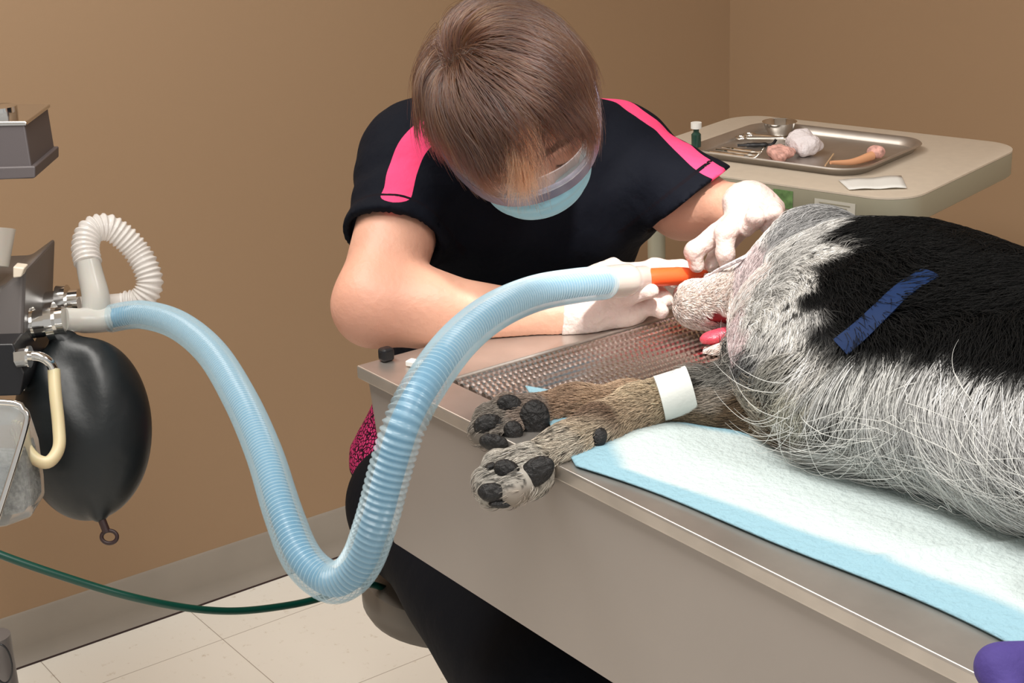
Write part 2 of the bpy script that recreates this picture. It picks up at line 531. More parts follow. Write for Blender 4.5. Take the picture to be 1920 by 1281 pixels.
loft(mb, [np.c_[b, np.full(len(b), zb)], np.c_[a, np.full(len(a), TZ - 0.0165)]], cap1=False)
mb.build('side_panel', M['tubside'], tb, angle=50)
MB().box((-0.93, 1.17, (zb - 0.03) / 2 + 0.03), (0.30, 0.28, zb - 0.032)).build('pedestal', M['grey'], tb, smooth=False, bevel=0.01)
MB().box((-0.93, 1.17, 0.015), (0.50, 0.45, 0.03)).build('pedestal_base', M['grey'], tb, smooth=False, bevel=0.006)
MB().box(atz(724, 664, TZ + 0.008), (0.014, 0.016, 0.016)).build('corner_knob', M['black'], tb, smooth=False, bevel=0.004)

gr = thing('drain_grate', (-1.05, 1.14, TZ), 'ribbed steel rod grate set in the open basin of the table', 'grate')
ln = GY1 - GY0 - 0.012; nb = int(ln / 0.0072)
yy = np.linspace(0, ln, nb * 4 + 1)
rr = 0.0039 + 0.00038 * np.cos(yy / 0.0072 * 2 * np.pi)
rod0 = None; x = GX0 + 0.008; k = 0
while x < GX1 - 0.005:
    if rod0 is None:
        mb = MB(); mb.tube(np.c_[np.zeros_like(yy), yy, np.zeros_like(yy)], rr, 8)
        rod0 = mb.build('rod', M['rod'], gr); r_ = rod0
    else:
        r_ = rod0.copy(); COL.objects.link(r_); r_.parent = gr
    r_.location = Vector((x, GY0 + 0.003 + random.uniform(0, 0.006), TZ - 0.004)) - gr.location
    x += 0.0125
for y in (GY0 + 0.05, (GY0 + GY1) / 2, GY1 - 0.05):
    mb = MB(); mb.box(((GX0 + GX1) / 2, y, TZ - 0.012), (GX1 - GX0 - 0.004, 0.012, 0.006)); mb.build('crossbar', M['steel'], gr, smooth=False)

# table tag (small white cap) near the corner
tag(MB().box(atz(778, 681, TZ + 0.004) , (0.018, 0.012, 0.006), 0.4).build('paper_scrap', M['paper'], smooth=False, bevel=0.001), 'tiny white scrap on the steel rim behind the blue hose', 'scrap')

# underpad
c0 = atz(1088, 876, TZ); c1 = np.array([TX1 - 0.004, atz(1915, 1224, TZ)[1] , TZ]); c3 = atz(985, 733, TZ); far = 0.40
NX, NY = 90, 60
uu, vv = np.meshgrid(np.linspace(0, 1, NX), np.linspace(0, 1, NY), indexing='ij')
c2 = np.array([TX1 - 0.01, c1[1] + 0.34, TZ])
P = (c0[None, None] * ((1 - uu) * (1 - vv))[..., None] + c1 * (uu * (1 - vv))[..., None] + c2 * (uu * vv)[..., None] + c3 * ((1 - uu) * vv)[..., None]).reshape(-1, 3)
u, v = uu.ravel(), vv.ravel()
P[:, 1] += (0.018 * np.exp(-((u - 0.55) / 0.3) ** 2) + 0.007 * np.sin(u * 9) - 0.006) * (1 - v)
P[:, 2] = TZ + 0.0035 + 0.0025 * (vnoise(P * np.array([1, 1, 0]), 45, 3) + 0.8) * np.clip(v * 5, 0.15, 1) + 0.003 * np.exp(-((u - v * 0.4 - 0.62) / 0.012) ** 2) * (v > 0.1)
F = [(i * NY + j, (i + 1) * NY + j, (i + 1) * NY + j + 1, i * NY + j + 1) for i in range(NX - 1) for j in range(NY - 1)]
mb = MB().add(P, F)
pm = attr_mat('underpad_fabric', 'col', 0.8, bump=0.5, bscale=140)
pd = mb.build('underpad', pm)
inner = np.minimum(np.minimum(v * 0.34 / 0.040, u * 0.48 / 0.05), (1 - v) * 0.34 / 0.04) + 0.12 * vnoise(P, 60, 5)
wc = np.clip((inner - 1) * 3, 0, 1)[:, None]
colr = (1 - wc) * np.array([0.27, 0.46, 0.55]) + wc * np.array([0.56, 0.65, 0.65])
at_ = pd.data.attributes.new('col', 'FLOAT_COLOR', 'POINT'); at_.data.foreach_set('color', np.c_[colr, np.ones(len(colr))].ravel())
so = pd.modifiers.new('solid', 'SOLIDIFY'); so.thickness = 0.0015; so.offset = -1
tag(pd, 'white quilted absorbent pad with pale blue border under the dog', 'pad')

#@@MAYO
# ------------------------------------------------------------------ side stand with tray
MZ = 0.90; MC = np.array([-1.917, 2.04]); MA = math.radians(14.3)
ca, sa = math.cos(MA), math.sin(MA)


def mloc(x, y, z=0.0): return np.array([MC[0] + x * ca - y * sa, MC[1] + x * sa + y * ca, MZ + z])


def mloop(L, z): return np.array([mloc(x, y, z) for x, y in L])


st = thing('side_stand', (MC[0], MC[1], 0), 'beige laminate instrument stand with rounded corners behind the dog', 'stand')
mb = MB()
L = rounded_rect(0.572, 0.455, 0.066, 10); L2 = rounded_rect(0.564, 0.447, 0.062, 10)
loft(mb, [mloop(L2, -0.004), mloop(L, -0.004), mloop(L, -0.001), mloop(L2, 0)]); mb.build('stand_top', M['laminate'], st, angle=50)
mb = MB(); loft(mb, [mloop(L2, -0.047), mloop(L, -0.043), mloop(L, -0.0045)]); mb.build('edge_band', M['laminedge'], st, angle=50)
for x_, y_ in ((0.235, -0.12), (-0.22, -0.17)):
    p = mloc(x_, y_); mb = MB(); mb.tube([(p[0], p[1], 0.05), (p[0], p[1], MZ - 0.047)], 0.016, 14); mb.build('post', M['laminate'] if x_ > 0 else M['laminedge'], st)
p = mloc(0.20, -0.17); MB().tube([(p[0], p[1], MZ - 0.09), (p[0], p[1], MZ - 0.0475)], 0.010, 12).build('knob', M['brown'], st)
a_, b_ = mloc(-0.22, -0.17), mloc(0.235, -0.12)
MB().box(((a_[0] + b_[0]) / 2, (a_[1] + b_[1]) / 2, 0.04), (0.56, 0.05, 0.04), MA).build('foot_bar', M['laminedge'], st, bevel=0.006)
a_, b_ = mloc(0.03, -0.19, -0.058), mloc(0.20, -0.19, -0.058)
mb = MB(); q = spline([a_, a_ + (b_ - a_) * 0.3 + [0, 0, -0.006], a_ + (b_ - a_) * 0.6, b_], 20); mb.tube(q, 0.006, 10); mb.build('crank_rod', M['chrome'], st)


def sticker(name, x0, x1, z0, z1, m_, label):
    mb = MB(); y = -0.2275 - 0.0012
    mb.add([mloc(x0, y, z0), mloc(x1, y, z0), mloc(x1, y, z1), mloc(x0, y, z1), mloc(x0, y + 0.001, z0), mloc(x1, y + 0.001, z0), mloc(x1, y + 0.001, z1), mloc(x0, y + 0.001, z1)],
           [(0, 1, 2, 3), (7, 6, 5, 4), (0, 4, 5, 1), (1, 5, 6, 2), (2, 6, 7, 3), (3, 7, 4, 0)])
    o = mb.build(name, m_, st, smooth=False); o['label'] = label


sticker('sticker', 0.052, 0.088, -0.040, -0.010, M['greenlabel'], 'small green printed sticker')
sticker('sticker', 0.128, 0.200, -0.036, -0.016, M['palelabel'], 'pale grey lettered sticker')
for k in range(3):
    MB().box(mloc(0.164, -0.2295, -0.021 - 0.005 * k), (0.055 - 0.012 * k, 0.0005, 0.0014), MA).build('print_line', M['laminedge'], st, smooth=False)

# tray
TC = (-0.010, -0.012)   # tray centre in stand coordinates
tr = thing('instrument_tray', mloc(*TC), 'shallow stainless tray with rounded corners on the beige stand', 'tray')
mb = MB()


def tl(w_, d_, r, z): return np.array([mloc(x + TC[0], y + TC[1], z) for x, y in rounded_rect(w_, d_, r, 8)])


loft(mb, [tl(0.315, 0.248, 0.045, 0.002), tl(0.325, 0.258, 0.05, 0.013), tl(0.340, 0.273, 0.055, 0.0155), tl(0.344, 0.277, 0.057, 0.0135), tl(0.342, 0.275, 0.056, 0.0125),
          tl(0.330, 0.263, 0.052, 0.010), tl(0.317, 0.250, 0.046, 0.0005)][::-1], cap0=True, cap1=True)
mb.build('tray_body', M['steel'], tr, angle=60)


def inst(name, p0, p1, r, m_, label, cat, z=0.006, tip=0.4, group=None):
    a_, b_ = mloc(*p0, z), mloc(*p1, z)
    q = np.linspace(a_, b_, 24); s = np.linspace(0, 1, 24)
    ra = np.where((s > 0.25) & (s < 0.75), r, r * (tip + (1 - tip) * 0.4)) * (1 + 0.06 * np.sin(s * 120))
    q[-3:, 2] += np.array([0.001, 0.004, 0.009])
    mb = MB(); mb.tube(q, ra, 8)
    return tag(mb.build(name, m_), label, cat, group)


inst('dental_scaler', (-0.145, -0.112), (-0.045, -0.112), 0.0028, M['chrome'], 'steel scaler lying along the front of the tray, nearest the rim', 'dental tool')
inst('dental_scaler', (-0.145, -0.092), (-0.05, -0.095), 0.0028, M['chrome'], 'steel scaler on the tray, second from its front rim', 'dental tool')
inst('dental_probe', (-0.145, -0.072), (-0.06, -0.072), 0.0024, M['chrome'], 'steel probe on the tray left of the bloody gauze', 'dental tool')
inst('dental_scaler', (-0.130, -0.045), (-0.075, -0.005), 0.004, M['black'], 'dark handled scaler in the left part of the tray', 'dental tool')
# forceps: two legs with finger rings
fc = thing('extraction_forceps', mloc(-0.10, 0.02, 0.006), 'chrome forceps with ring handles in the far left of the tray', 'forceps')
for s_ in (-1, 1):
    mb = MB(); mb.tube(np.array([mloc(-0.145, 0.02 + s_ * 0.012, 0.008), mloc(-0.12, 0.02 + s_ * 0.009, 0.010), mloc(-0.08, 0.03, 0.010), mloc(-0.05, 0.04 - s_ * 0.004, 0.008)]), 0.0028, 8)
    t = np.linspace(0, 2 * np.pi, 25)[:-1]; mb.tube([mloc(-0.154 + 0.010 * math.cos(a), 0.02 + s_ * 0.014 + 0.010 * math.sin(a), 0.008) for a in t], 0.0022, 8, closed=True)
    mb.build('handle', M['chrome'], fc)
# small steel cup at the back of the tray
cp = mloc(-0.118, 0.080, 0.003); mb = MB(); t = np.linspace(0, 2 * np.pi, 33)[:-1]
ring = lambda r, z: [(cp[0] + r * math.cos(a), cp[1] + r * math.sin(a), cp[2] + z) for a in t]
loft(mb, [ring(0.018, 0), ring(0.026, 0.012), ring(0.030, 0.024), ring(0.032, 0.0245), ring(0.0285, 0.023), ring(0.016, 0.003)])
tag(mb.build('steel_cup', M['chrome'], angle=50), 'small round shiny steel cup at the back of the tray', 'cup')
# green vial by the tray's front-left corner
vp = mloc(-0.165, -0.125, 0.0155); vi = thing('vial', vp, 'dark green vial with a white cap at the tray corner beside the sleeve', 'vial')
MB().tube([vp + [0, 0, k] for k in (0, 0.022, 0.026, 0.032)], [0.0085, 0.0085, 0.005, 0.005], 16).build('bottle', M['darkglass'], vi)
MB().tube([vp + [0, 0, 0.0325], vp + [0, 0, 0.043]], 0.0095, 16).build('cap', M['paper'], vi)
# gauze
gz = thing('gauze_wad', mloc(-0.01, -0.05, 0.002), 'crumpled white gauze with a bloody pink end in the middle of the tray', 'gauze')
g1 = Body([('+', 0.01, ('e', mloc(-0.006, -0.035, 0.022), (0.034, 0.024, 0.019), I3)), ('+', 0.01, ('e', mloc(-0.014, -0.025, 0.030), (0.020, 0.018, 0.013), I3)), ('+', 0.01, ('c', mloc(0.010, -0.055, 0.014), mloc(0.020, -0.02, 0.018), 0.012, 0.008))],
          lambda P: 0.0035 * vnoise(P, 230, 2))
g1.build('gauze', M['cotton'], gz, 0.0022)
g2 = Body([('+', 0.01, ('e', mloc(-0.020, -0.082, 0.014), (0.026, 0.022, 0.011), I3)), ('+', 0.008, ('c', mloc(-0.042, -0.075, 0.012), mloc(-0.005, -0.105, 0.012), 0.008, 0.009))],
          lambda P: 0.004 * vnoise(P, 260, 4))
g2.build('gauze', M['cottonpink'], gz, 0.0022)['label'] = 'pink bloody gauze end'
# wooden stick + peach swab
a_, b_ = mloc(0.078, -0.105, 0.006), mloc(0.050, -0.025, 0.007)
MB().tube([a_, b_], 0.0013, 8).build('wooden_stick', M['wood']); tag(bpy.data.objects['wooden_stick'], 'thin pale wooden stick lying across the middle of the tray', 'stick')
sw = thing('swab', mloc(0.11, -0.06, 0.006), 'peach coloured swab leaning in the right corner of the tray', 'swab')
q = spline([mloc(0.095, -0.118, 0.016), mloc(0.112, -0.075, 0.0105), mloc(0.122, -0.025, 0.012)], 16)
MB().tube(q, np.linspace(0.003, 0.008, 16), 10).build('stem', mat('peach_plastic', (0.78, 0.40, 0.22), 0.4), sw)
Body([('+', 0.01, ('e', mloc(0.122, -0.010, 0.016), (0.016, 0.014, 0.011), I3))], lambda P: 0.0015 * vnoise(P, 300, 2)).build('tip', M['cottonpink'], sw, 0.002)
# paper
mb = MB(); px = [(1572, 338), (1690, 330), (1700, 353), (1592, 356)]
P = [atz(*q, MZ + 0.002) for q in px]
g = [[P[0] * (1 - i) * (1 - j) + P[1] * i * (1 - j) + P[2] * i * j + P[3] * (1 - i) * j + np.array([0, 0, 0.0015 * math.sin(i * 6) ** 2]) for j in np.linspace(0, 1, 5)] for i in np.linspace(0, 1, 12)]
mb.add([p for r in g for p in r], [(i * 5 + j, i * 5 + j + 1, (i + 1) * 5 + j + 1, (i + 1) * 5 + j) for i in range(11) for j in range(4)])
o = mb.build('paper_slip', M['paper']); s_ = o.modifiers.new('s', 'SOLIDIFY'); s_.thickness = 0.0006; s_.offset = 1
tag(o, 'small white paper slip on the stand in front of the tray', 'paper')

#@@MACHINE
# ------------------------------------------------------------------ anaesthesia machine (left edge)
am = thing('anesthesia_machine', (*at(-60, 1250, 2.2)[:2], 0), 'grey anaesthesia machine with chrome valve ports at the left edge', 'machine')


def slabpx(name, px, D, depth, m_, parent, bevel=0.002):
    """a box-like part: outline measured at distance D, with real depth behind it"""
    f = [at(x, y, D) for x, y in px]; hd = FX.copy(); hd[2] = 0; hd /= np.linalg.norm(hd)
    b = [p + hd * depth for p in f]; n = len(px)
    mb = MB().add(f + b, [tuple(range(n - 1, -1, -1)), tuple(range(n, 2 * n))] + [(k, (k + 1) % n, n + (k + 1) % n, n + k) for k in range(n)])
    o = mb.build(name, m_, parent, smooth=False, bevel=bevel)
    return o


M['greybox'] = mat('dark_grey_box', (0.085, 0.072, 0.075), 0.45)
slabpx('vaporizer_box', [(-150, 236), (46, 233), (60, 318), (64, 335), (-150, 342)], 2.15, 0.12, M['greybox'], am)
slabpx('box_lid', [(-152, 229), (50, 228), (50, 236), (-152, 240)], 2.148, 0.124, M['chrome'], am)
slabpx('box_foot', [(-152, 318), (66, 312), (66, 334), (-152, 345)], 2.146, 0.126, M['greybox'], am)
p = at(5, 226, 2.20)
mb = MB(); mb.tube([p, p + [0, 0, 0.004], p + [0, 0, 0.005], p + [0, 0, 0.020], p + [0, 0, 0.021]], [0.026, 0.027, 0.022, 0.022, 0.018], 24); mb.build('dial', M['chrome'], am)
p = at(-35, 500, 2.12)
mb = MB(); mb.tube([p, p + UX * 0.045, p + UX * 0.05], [0.035, 0.043, 0.044], 32); o = mb.build('dome', M['clearwhite'], am)
slabpx('absorber_head', [(-150, 545), (0, 540), (47, 505), (42, 640), (20, 745), (-150, 745)], 2.12, 0.16, M['grey'], am, 0.006)
slabpx('mount_clip', [(24, 500), (46, 503), (40, 520), (24, 522)], 2.10, 0.02, M['laminate'], am, 0.002)
slabpx('valve_block', [(-150, 650), (24, 645), (46, 700), (38, 742), (-150, 748)], 2.08, 0.14, M['black'], am)


def ring_stack(name, a, b, stations, m_, parent, sides=28):
    a, b = np.array(a), np.array(b)
    P = [a + (b - a) * s for s, r in stations]; R_ = [r for s, r in stations]
    mb = MB(); mb.tube(P, R_, sides); return mb.build(name, m_, parent, angle=30)


flange = [(0, .030), (.10, .030), (.101, .0185), (.16, .0185), (.161, .025), (.30, .025), (.301, .019), (.62, .019), (.621, .026), (.80, .026), (.801, .0185), (1, .0185)]
ring_stack('exhale_port', at(40, 612, 2.16), at(122, 600, 2.16), flange, M['chrome'], am)
ring_stack('inhale_port', at(45, 577, 2.23), at(150, 566, 2.23), flange, M['chrome'], am)
q = spline([at(32, 672, 2.08), at(58, 668, 2.08), at(78, 670, 2.08), at(94, 681, 2.085), at(102, 698, 2.09)], 20)
mb = MB(); mb.tube(q, 0.0065, 14); mb.build('elbow_pipe', M['chrome'], am)
mb = MB(); mb.tube([at(30, 672, 2.08), at(54, 669, 2.08)], 0.012, 6); mb.tube([at(52, 669, 2.08), at(57, 669, 2.08)], 0.0145, 20); mb.build('pipe_nut', M['chrome'], am, angle=20)
mb = MB(); mb.tube([at(56, 690, 2.12), at(46, 730, 2.14)], 0.003, 8); mb.build('stay_rod', M['chrome'], am)
# clear canister
cy = thing('absorber_canister', at(-40, 870, 2.05), 'clear canister of granules hanging below the machine at the left edge', 'canister')
ax_a, ax_b = at(-20, 762, 2.05), at(-62, 990, 2.05)
f_ = [(-150, 752), (20, 756), (50, 785), (50, 800), (-10, 985), (-150, 1000)]
slabpx('canister_wall', [(-150, 760), (18, 760), (46, 776), (50, 800), (-20, 1000), (-150, 1000)], 2.00, 0.02, M['canister'], cy, 0.004)
mb = MB(); mb.tube(spline([at(-150, 754, 1.995), at(18, 756, 1.995), at(44, 772, 1.995), at(48, 800, 1.995), at(-8, 980, 1.995), at(-30, 1040, 1.995)], 50), 0.0042, 10); mb.build('frame_rail', M['chrome'], cy)
slabpx('granule_cartridge', [(-150, 870), (22, 872), (32, 850), (46, 930), (48, 962), (-150, 1002)], 2.03, 0.06, M['granules'], cy, 0.006)
slabpx('cartridge_case', [(-150, 800), (28, 800), (48, 860), (58, 930), (60, 972), (10, 990), (-150, 1010)], 2.026, 0.068, M['canister'], cy, 0.006)
# pole at the lower left
p0, p1 = at(-15, 1170, 2.0), None
pl = thing('machine_pole', (p0[0], p0[1], 0), 'dark grey steel pole with a wire ring at the bottom left edge', 'pole')
mb = MB(); mb.tube([(p0[0], p0[1], 0), (p0[0], p0[1], 0.55)], 0.020, 20); mb.build('tube', M['grey'], pl)
t = np.linspace(0, 2 * np.pi, 41)[:-1]; c = at(4, 1245, 1.98)
mb = MB(); mb.tube([c + RX * 0.012 * math.cos(a) - UX * 0.026 * math.sin(a) + FX * 0.01 * math.sin(a) for a in t], 0.0013, 8, closed=True); mb.build('wire_ring', M['black'], pl)

# reservoir bag
bg = thing('reservoir_bag', at(160, 800, 2.18), 'black rubber reservoir bag hanging by the machine on the left', 'bag')
bc = at(163, 808, 2.18)
bodyb = Body([('+', 0.03, ('e', bc, (0.088, 0.060, 0.122), np.array([RX, FX, UX]))),
              ('+', 0.03, ('e', at(142, 765, 2.18), (0.078, 0.055, 0.088), np.array([RX, FX, UX]))),
              ('+', 0.02, ('c', at(118, 635, 2.17), at(140, 720, 2.18), 0.013, 0.03)),
              ('+', 0.012, ('c', at(180, 920, 2.16), at(186, 966, 2.16), 0.016, 0.009)),
              ('-', 0.02, ('c', at(235, 880, 2.115), at(194, 965, 2.125), 0.016, 0.008)),
              ('-', 0.03, ('c', at(128, 680, 2.120), at(165, 800, 2.095), 0.018, 0.006))],
             lambda P: 0.0016 * vnoise(P, 40, 9))
bodyb.build('bag_body', M['rubber'], bg, 0.004)
mb = MB(); mb.tube([at(105, 628, 2.17), at(122, 640, 2.17), at(126, 655, 2.17)], [0.016, 0.018, 0.019], 20); mb.build('neck', M['rubber'], bg)
mb = MB(); mb.tube([at(186, 962, 2.16), at(200, 998, 2.16)], 0.0055, 10); mb.build('tail', M['darkrubber'], bg)
c = at(205, 1007, 2.16)
mb = MB(); mb.tube([c + RX * 0.0105 * math.cos(a) + UX * 0.0085 * math.sin(a) for a in t], 0.0028, 10, closed=True); mb.build('hanging_loop', M['darkrubber'], bg)

# latex drain tube
q = spline([at(101, 694, 2.09), at(104, 740, 2.08), at(110, 800, 2.07), at(110, 840, 2.06), at(92, 866, 2.05), at(68, 862, 2.05), at(46, 836, 2.06), at(36, 805, 2.08)], 70)
tag(MB().tube(q, 0.0082, 16).build('latex_tube', M['latexhose']), 'pale yellow latex tube looping below the chrome elbow', 'tube')

# white corrugated tube
wt = thing('white_tube', at(180, 600, 2.19), 'clear white corrugated tube looping up from the machine ports', 'tube')
sm = spline([at(180, 604, 2.205), at(180, 560, 2.20), at(170, 515, 2.20), at(164, 488, 2.20)], 20)
mb = MB(); mb.tube(sm, np.linspace(0.0205, 0.0165, 20), 24); mb.build('cuff', M['clearwhite'], wt)
q0 = spline([at(165, 494, 2.20), at(160, 462, 2.21), at(168, 436, 2.22), at(190, 424, 2.23), at(222, 437, 2.24), at(255, 470, 2.25), at(275, 505, 2.25), at(280, 540, 2.25), at(262, 565, 2.25), at(232, 572, 2.25)], 10)
Ls = seglen(q0); nr = int(Ls / 0.0068)
q = spline(q0, nr * 6 + 1); s = np.arange(len(q)) / 6.0
mb = MB(); mb.tube(q, 0.0180 + 0.0017 * np.sin(s * 2 * np.pi), 24); mb.build('corrugation', M['lime'], wt)
mb = MB(); mb.tube(spline([at(236, 571, 2.25), at(200, 574, 2.25), at(150, 578, 2.235)], 12), 0.0165, 24); mb.build('cuff', M['lime'], wt)

#@@HOSE
# ------------------------------------------------------------------ blue breathing hose
hz = thing('breathing_hose', at(625, 1092, 1.44), 'long blue corrugated breathing hose sagging from the machine to the gloved hand', 'hose')
hp = [(205, 598, 2.20), (262, 590, 2.17), (330, 608, 2.07), (395, 660, 1.93), (450, 748, 1.78), (495, 850, 1.66), (530, 960, 1.56), (568, 1050, 1.50), (625, 1093, 1.46), (672, 1062, 1.43),
      (705, 980, 1.40), (732, 880, 1.385), (765, 780, 1.38), (815, 695, 1.42), (868, 630, 1.50), (930, 582, 1.58), (1005, 550, 1.68), (1080, 536, 1.76), (1135, 530, 1.82)]
q0 = spline([at(*p) for p in hp], 60)
Ls = seglen(q0); pit = 0.0060; nr = int(Ls / pit)
q = spline(q0, nr * 6 + 1); s = np.arange(len(q)) / 6.0
mb = MB(); mb.tube(q, 0.0183 + 0.0014 * np.sin(s * 2 * np.pi), 32); mb.build('corrugated_tube', M['hose_outer'], hz)
mb = MB(); mb.tube(q[::3], 0.0132, 24); mb.build('inner_tube', M['hose_inner'], hz)
mb = MB(); mb.tube(spline([at(122, 600, 2.17), at(170, 601, 2.19), at(208, 598, 2.20)], 14), [0.0165] * 5 + [0.0175] * 9, 28); mb.build('cuff', M['clearwhite'], hz)
cn = [at(1132, 530, 1.82), at(1160, 527, 1.845), at(1185, 524, 1.865), at(1208, 522, 1.885)]
mb = MB(); mb.tube(spline(cn, 16), [0.0190] * 10 + [0.0150] * 6, 28); mb.build('end_connector', M['clearwhite'], hz)

et = thing('endotracheal_tube', at(1265, 518, 1.89), 'orange tube connector running from the hose end into the dog mouth', 'tube')
q = spline([at(1196, 523, 1.876), at(1230, 520, 1.885), at(1290, 517, 1.905), at(1322, 516, 1.92)], 20)
mb = MB(); mb.tube(q, np.interp(np.linspace(0, 1, 20), [0, 0.1, 0.6, 1], [0.0100, 0.0112, 0.0108, 0.0065]), 20); mb.build('adapter', M['orange'], et)
mb = MB(); mb.tube(spline([at(1316, 517, 1.918), at(1340, 530, 1.90), at(1370, 560, 1.885)], 12), 0.0055, 14); mb.build('airway_tube', M['clearwhite'], et)

# gauze tie
q = spline([at(1325, 522, 1.885), at(1345, 508, 1.83), at(1375, 493, 1.79), at(1405, 478, 1.775), at(1440, 459, 1.775)], 30)
tag(MB().tube(q, [0.0042] * 4 + [0.0026] * 26, 8).build('gauze_tie', M['cotton']), 'thin white gauze tie stretched from the orange tube over the dog cheek', 'tie')

# green oxygen cord
q = spline([at(-60, 1010, 1.95), at(0, 1040, 1.95), at(120, 1082, 1.97), at(240, 1118, 2.0), at(350, 1140, 2.05), at(440, 1146, 2.1), (at(530, 1137, 2.15)), at(600, 1122, 2.2), at(680, 1095, 2.28), at(740, 1110, 2.35)], 120)
tag(MB().tube(q, 0.0050, 12).build('oxygen_cord', M['green']), 'dark green oxygen line curving across in front of the baseboard', 'cord')

# purple cloth, lower right
cl = Body([('+', 0.01, ('c', at(1866, 1248, 1.13), at(1950, 1234, 1.15), 0.0075, 0.009)), ('+', 0.02, ('c', at(1866, 1248, 1.13), at(1892, 1296, 1.11), 0.0075, 0.008)),
           ('+', 0.03, ('e', at(1940, 1275, 1.13), (0.026, 0.010, 0.020), np.array([RX, FX, UX])))], lambda P: 0.0012 * vnoise(P, 130, 2))
cp_ = thing('purple_cloth', at(1920, 1260, 1.13), 'purple cloth with pink embroidery over the table corner at the lower right', 'cloth')
cl.build('fabric', M['purple'], cp_, 0.0016)
mb = MB(); dd = 1.116
mb.tube([at(1902, 1219, dd + 0.014), at(1925, 1219, dd + 0.014)], 0.0007, 6); mb.tube([at(1915, 1220, dd + 0.012), at(1915, 1236, dd + 0.004)], 0.0007, 6)
mb.tube([at(1912 + 11 * math.cos(a), 1255 + 10 * math.sin(a), dd) for a in np.linspace(0.5, 5.9, 18)], 0.0006, 6)
mb.tube([at(1915 + 5 * math.cos(a), 1249 + 5 * math.sin(a), dd) for a in np.linspace(0, 5, 12)], 0.0007, 6)
mb.build('embroidery', M['pinkthread'], cp_)

# ------------------------------------------------------------------ person in dark scrubs leaning over the table end
Hc = at(962, 215, 1.84)
dn = 0.40 * RX - 0.92 * UX; dn /= np.linalg.norm(dn)
hr = 0.92 * RX + 0.40 * UX; hr /= np.linalg.norm(hr)
hf = 0.82 * dn - 0.572 * FX; hf /= np.linalg.norm(hf)
hu = np.cross(hr, hf); hu /= np.linalg.norm(hu)
if hu @ dn > 0: hu = -hu
HA = np.array([hr, hf, hu])


def hl(r, f, u): return Hc + hr * r + hf * f + hu * u


SL, SR = at(782, 304, 2.0), at(1158, 300, 2.1)
EL, WL = at(702, 572, 1.88), at(1050, 597, 1.90)
ER, WR = at(1285, 378, 2.01), at(1385, 392, 1.93)
SM = (SL + SR) / 2
PV = np.array([-1.83, 1.22, 0.58]); PL = np.array([-1.80, 1.12, 0.545]); PR = np.array([-1.80, 1.31, 0.545])
KL = np.array([-1.33, 0.99, 0.50]); KR = np.array([-1.33, 1.27, 0.54])
AL, AR = np.array([-1.36, 0.99, 0.09]), np.array([-1.36, 1.30, 0.09])
SD = np.array([0, 0, -0.05])
CL = SM + (SL - SM) * 0.48 + SD; CR = SM + (SR - SM) * 0.48 + SD
HL = PV + (0, -0.04, 0.06); HR = PV + (0, 0.07, 0.06)


def c(a, b, ra, rb, k=0.03): return ('+', k, ('c', a, b, ra, rb))
def e(ctr, r, A=I3, k=0.02): return ('+', k, ('e', ctr, r, A))


head = [e(hl(0, -0.012, 0.022), (0.077, 0.095, 0.085), HA), e(hl(0, 0.022, -0.042), (0.060, 0.066, 0.066), HA, 0.04), e(hl(0, 0.042, -0.088), (0.026, 0.022, 0.016), HA, 0.04),
        c(hl(0, 0.088, -0.008), hl(0, 0.090, -0.040), 0.007, 0.009, 0.015), c(hl(-0.038, 0.072, 0.016), hl(0.038, 0.072, 0.016), 0.013, 0.013, 0.02),
        ('-', 0.012, ('e', hl(-0.031, 0.096, -0.008), (0.016, 0.012, 0.010), HA)), ('-', 0.012, ('e', hl(0.031, 0.096, -0.008), (0.016, 0.012, 0.010), HA)),
        e(hl(-0.031, 0.076, -0.009), (0.013, 0.012, 0.010), HA, 0.004), e(hl(0.031, 0.076, -0.009), (0.013, 0.012, 0.010), HA, 0.004),
        c(hl(-0.020, 0.078, -0.078), hl(0.020, 0.078, -0.078), 0.006, 0.006, 0.01),
        e(hl(-0.080, -0.012, -0.022), (0.009, 0.018, 0.030), HA, 0.008), e(hl(0.080, -0.012, -0.022), (0.009, 0.018, 0.030), HA, 0.008),
        ('-', 0.006, ('e', hl(-0.090, -0.008, -0.018), (0.006, 0.009, 0.018), HA)), ('-', 0.006, ('e', hl(0.090, -0.008, -0.018), (0.006, 0.009, 0.018), HA))]
body_p = head + [c(hl(0, -0.035, -0.06), SM + (-0.01, 0, -0.01), 0.056, 0.064, 0.05), c(SL, SR, 0.048, 0.048, 0.04), c(CL, HL + (0, 0.02, 0), 0.080, 0.062, 0.04), c(CR, HR, 0.080, 0.070, 0.04), c(PL, PR, 0.075, 0.075, 0.04),
                 c(SL, EL, 0.056, 0.045, 0.03), c(EL, EL * .72 + WL * .28, 0.043, 0.043, 0.03), c(EL * .72 + WL * .28, WL, 0.043, 0.026, 0.02), c(WL, at(1120, 588, 1.905), 0.024, 0.022, 0.02),
                 c(SR, ER, 0.054, 0.043, 0.03), c(ER, WR, 0.042, 0.027, 0.03), c(WR, at(1415, 390, 1.915), 0.024, 0.024, 0.02),
                 c(PL, KL, 0.078, 0.052, 0.03), c(PR, KR, 0.078, 0.052, 0.03), c(KL, AL, 0.050, 0.034, 0.03), c(KR, AR, 0.050, 0.034, 0.03),
                 c(AL + (0, 0, -0.03), AL + (0.15, 0, -0.045), 0.032, 0.022, 0.03), c(AR + (0, 0, -0.03), AR + (0.15, 0, -0.045), 0.032, 0.022, 0.03)]
ps = thing('person', (-1.80, 1.18, 0.0), 'person in dark scrubs with pink shoulder stripes, mask and gloves, bent over the dog', 'person')


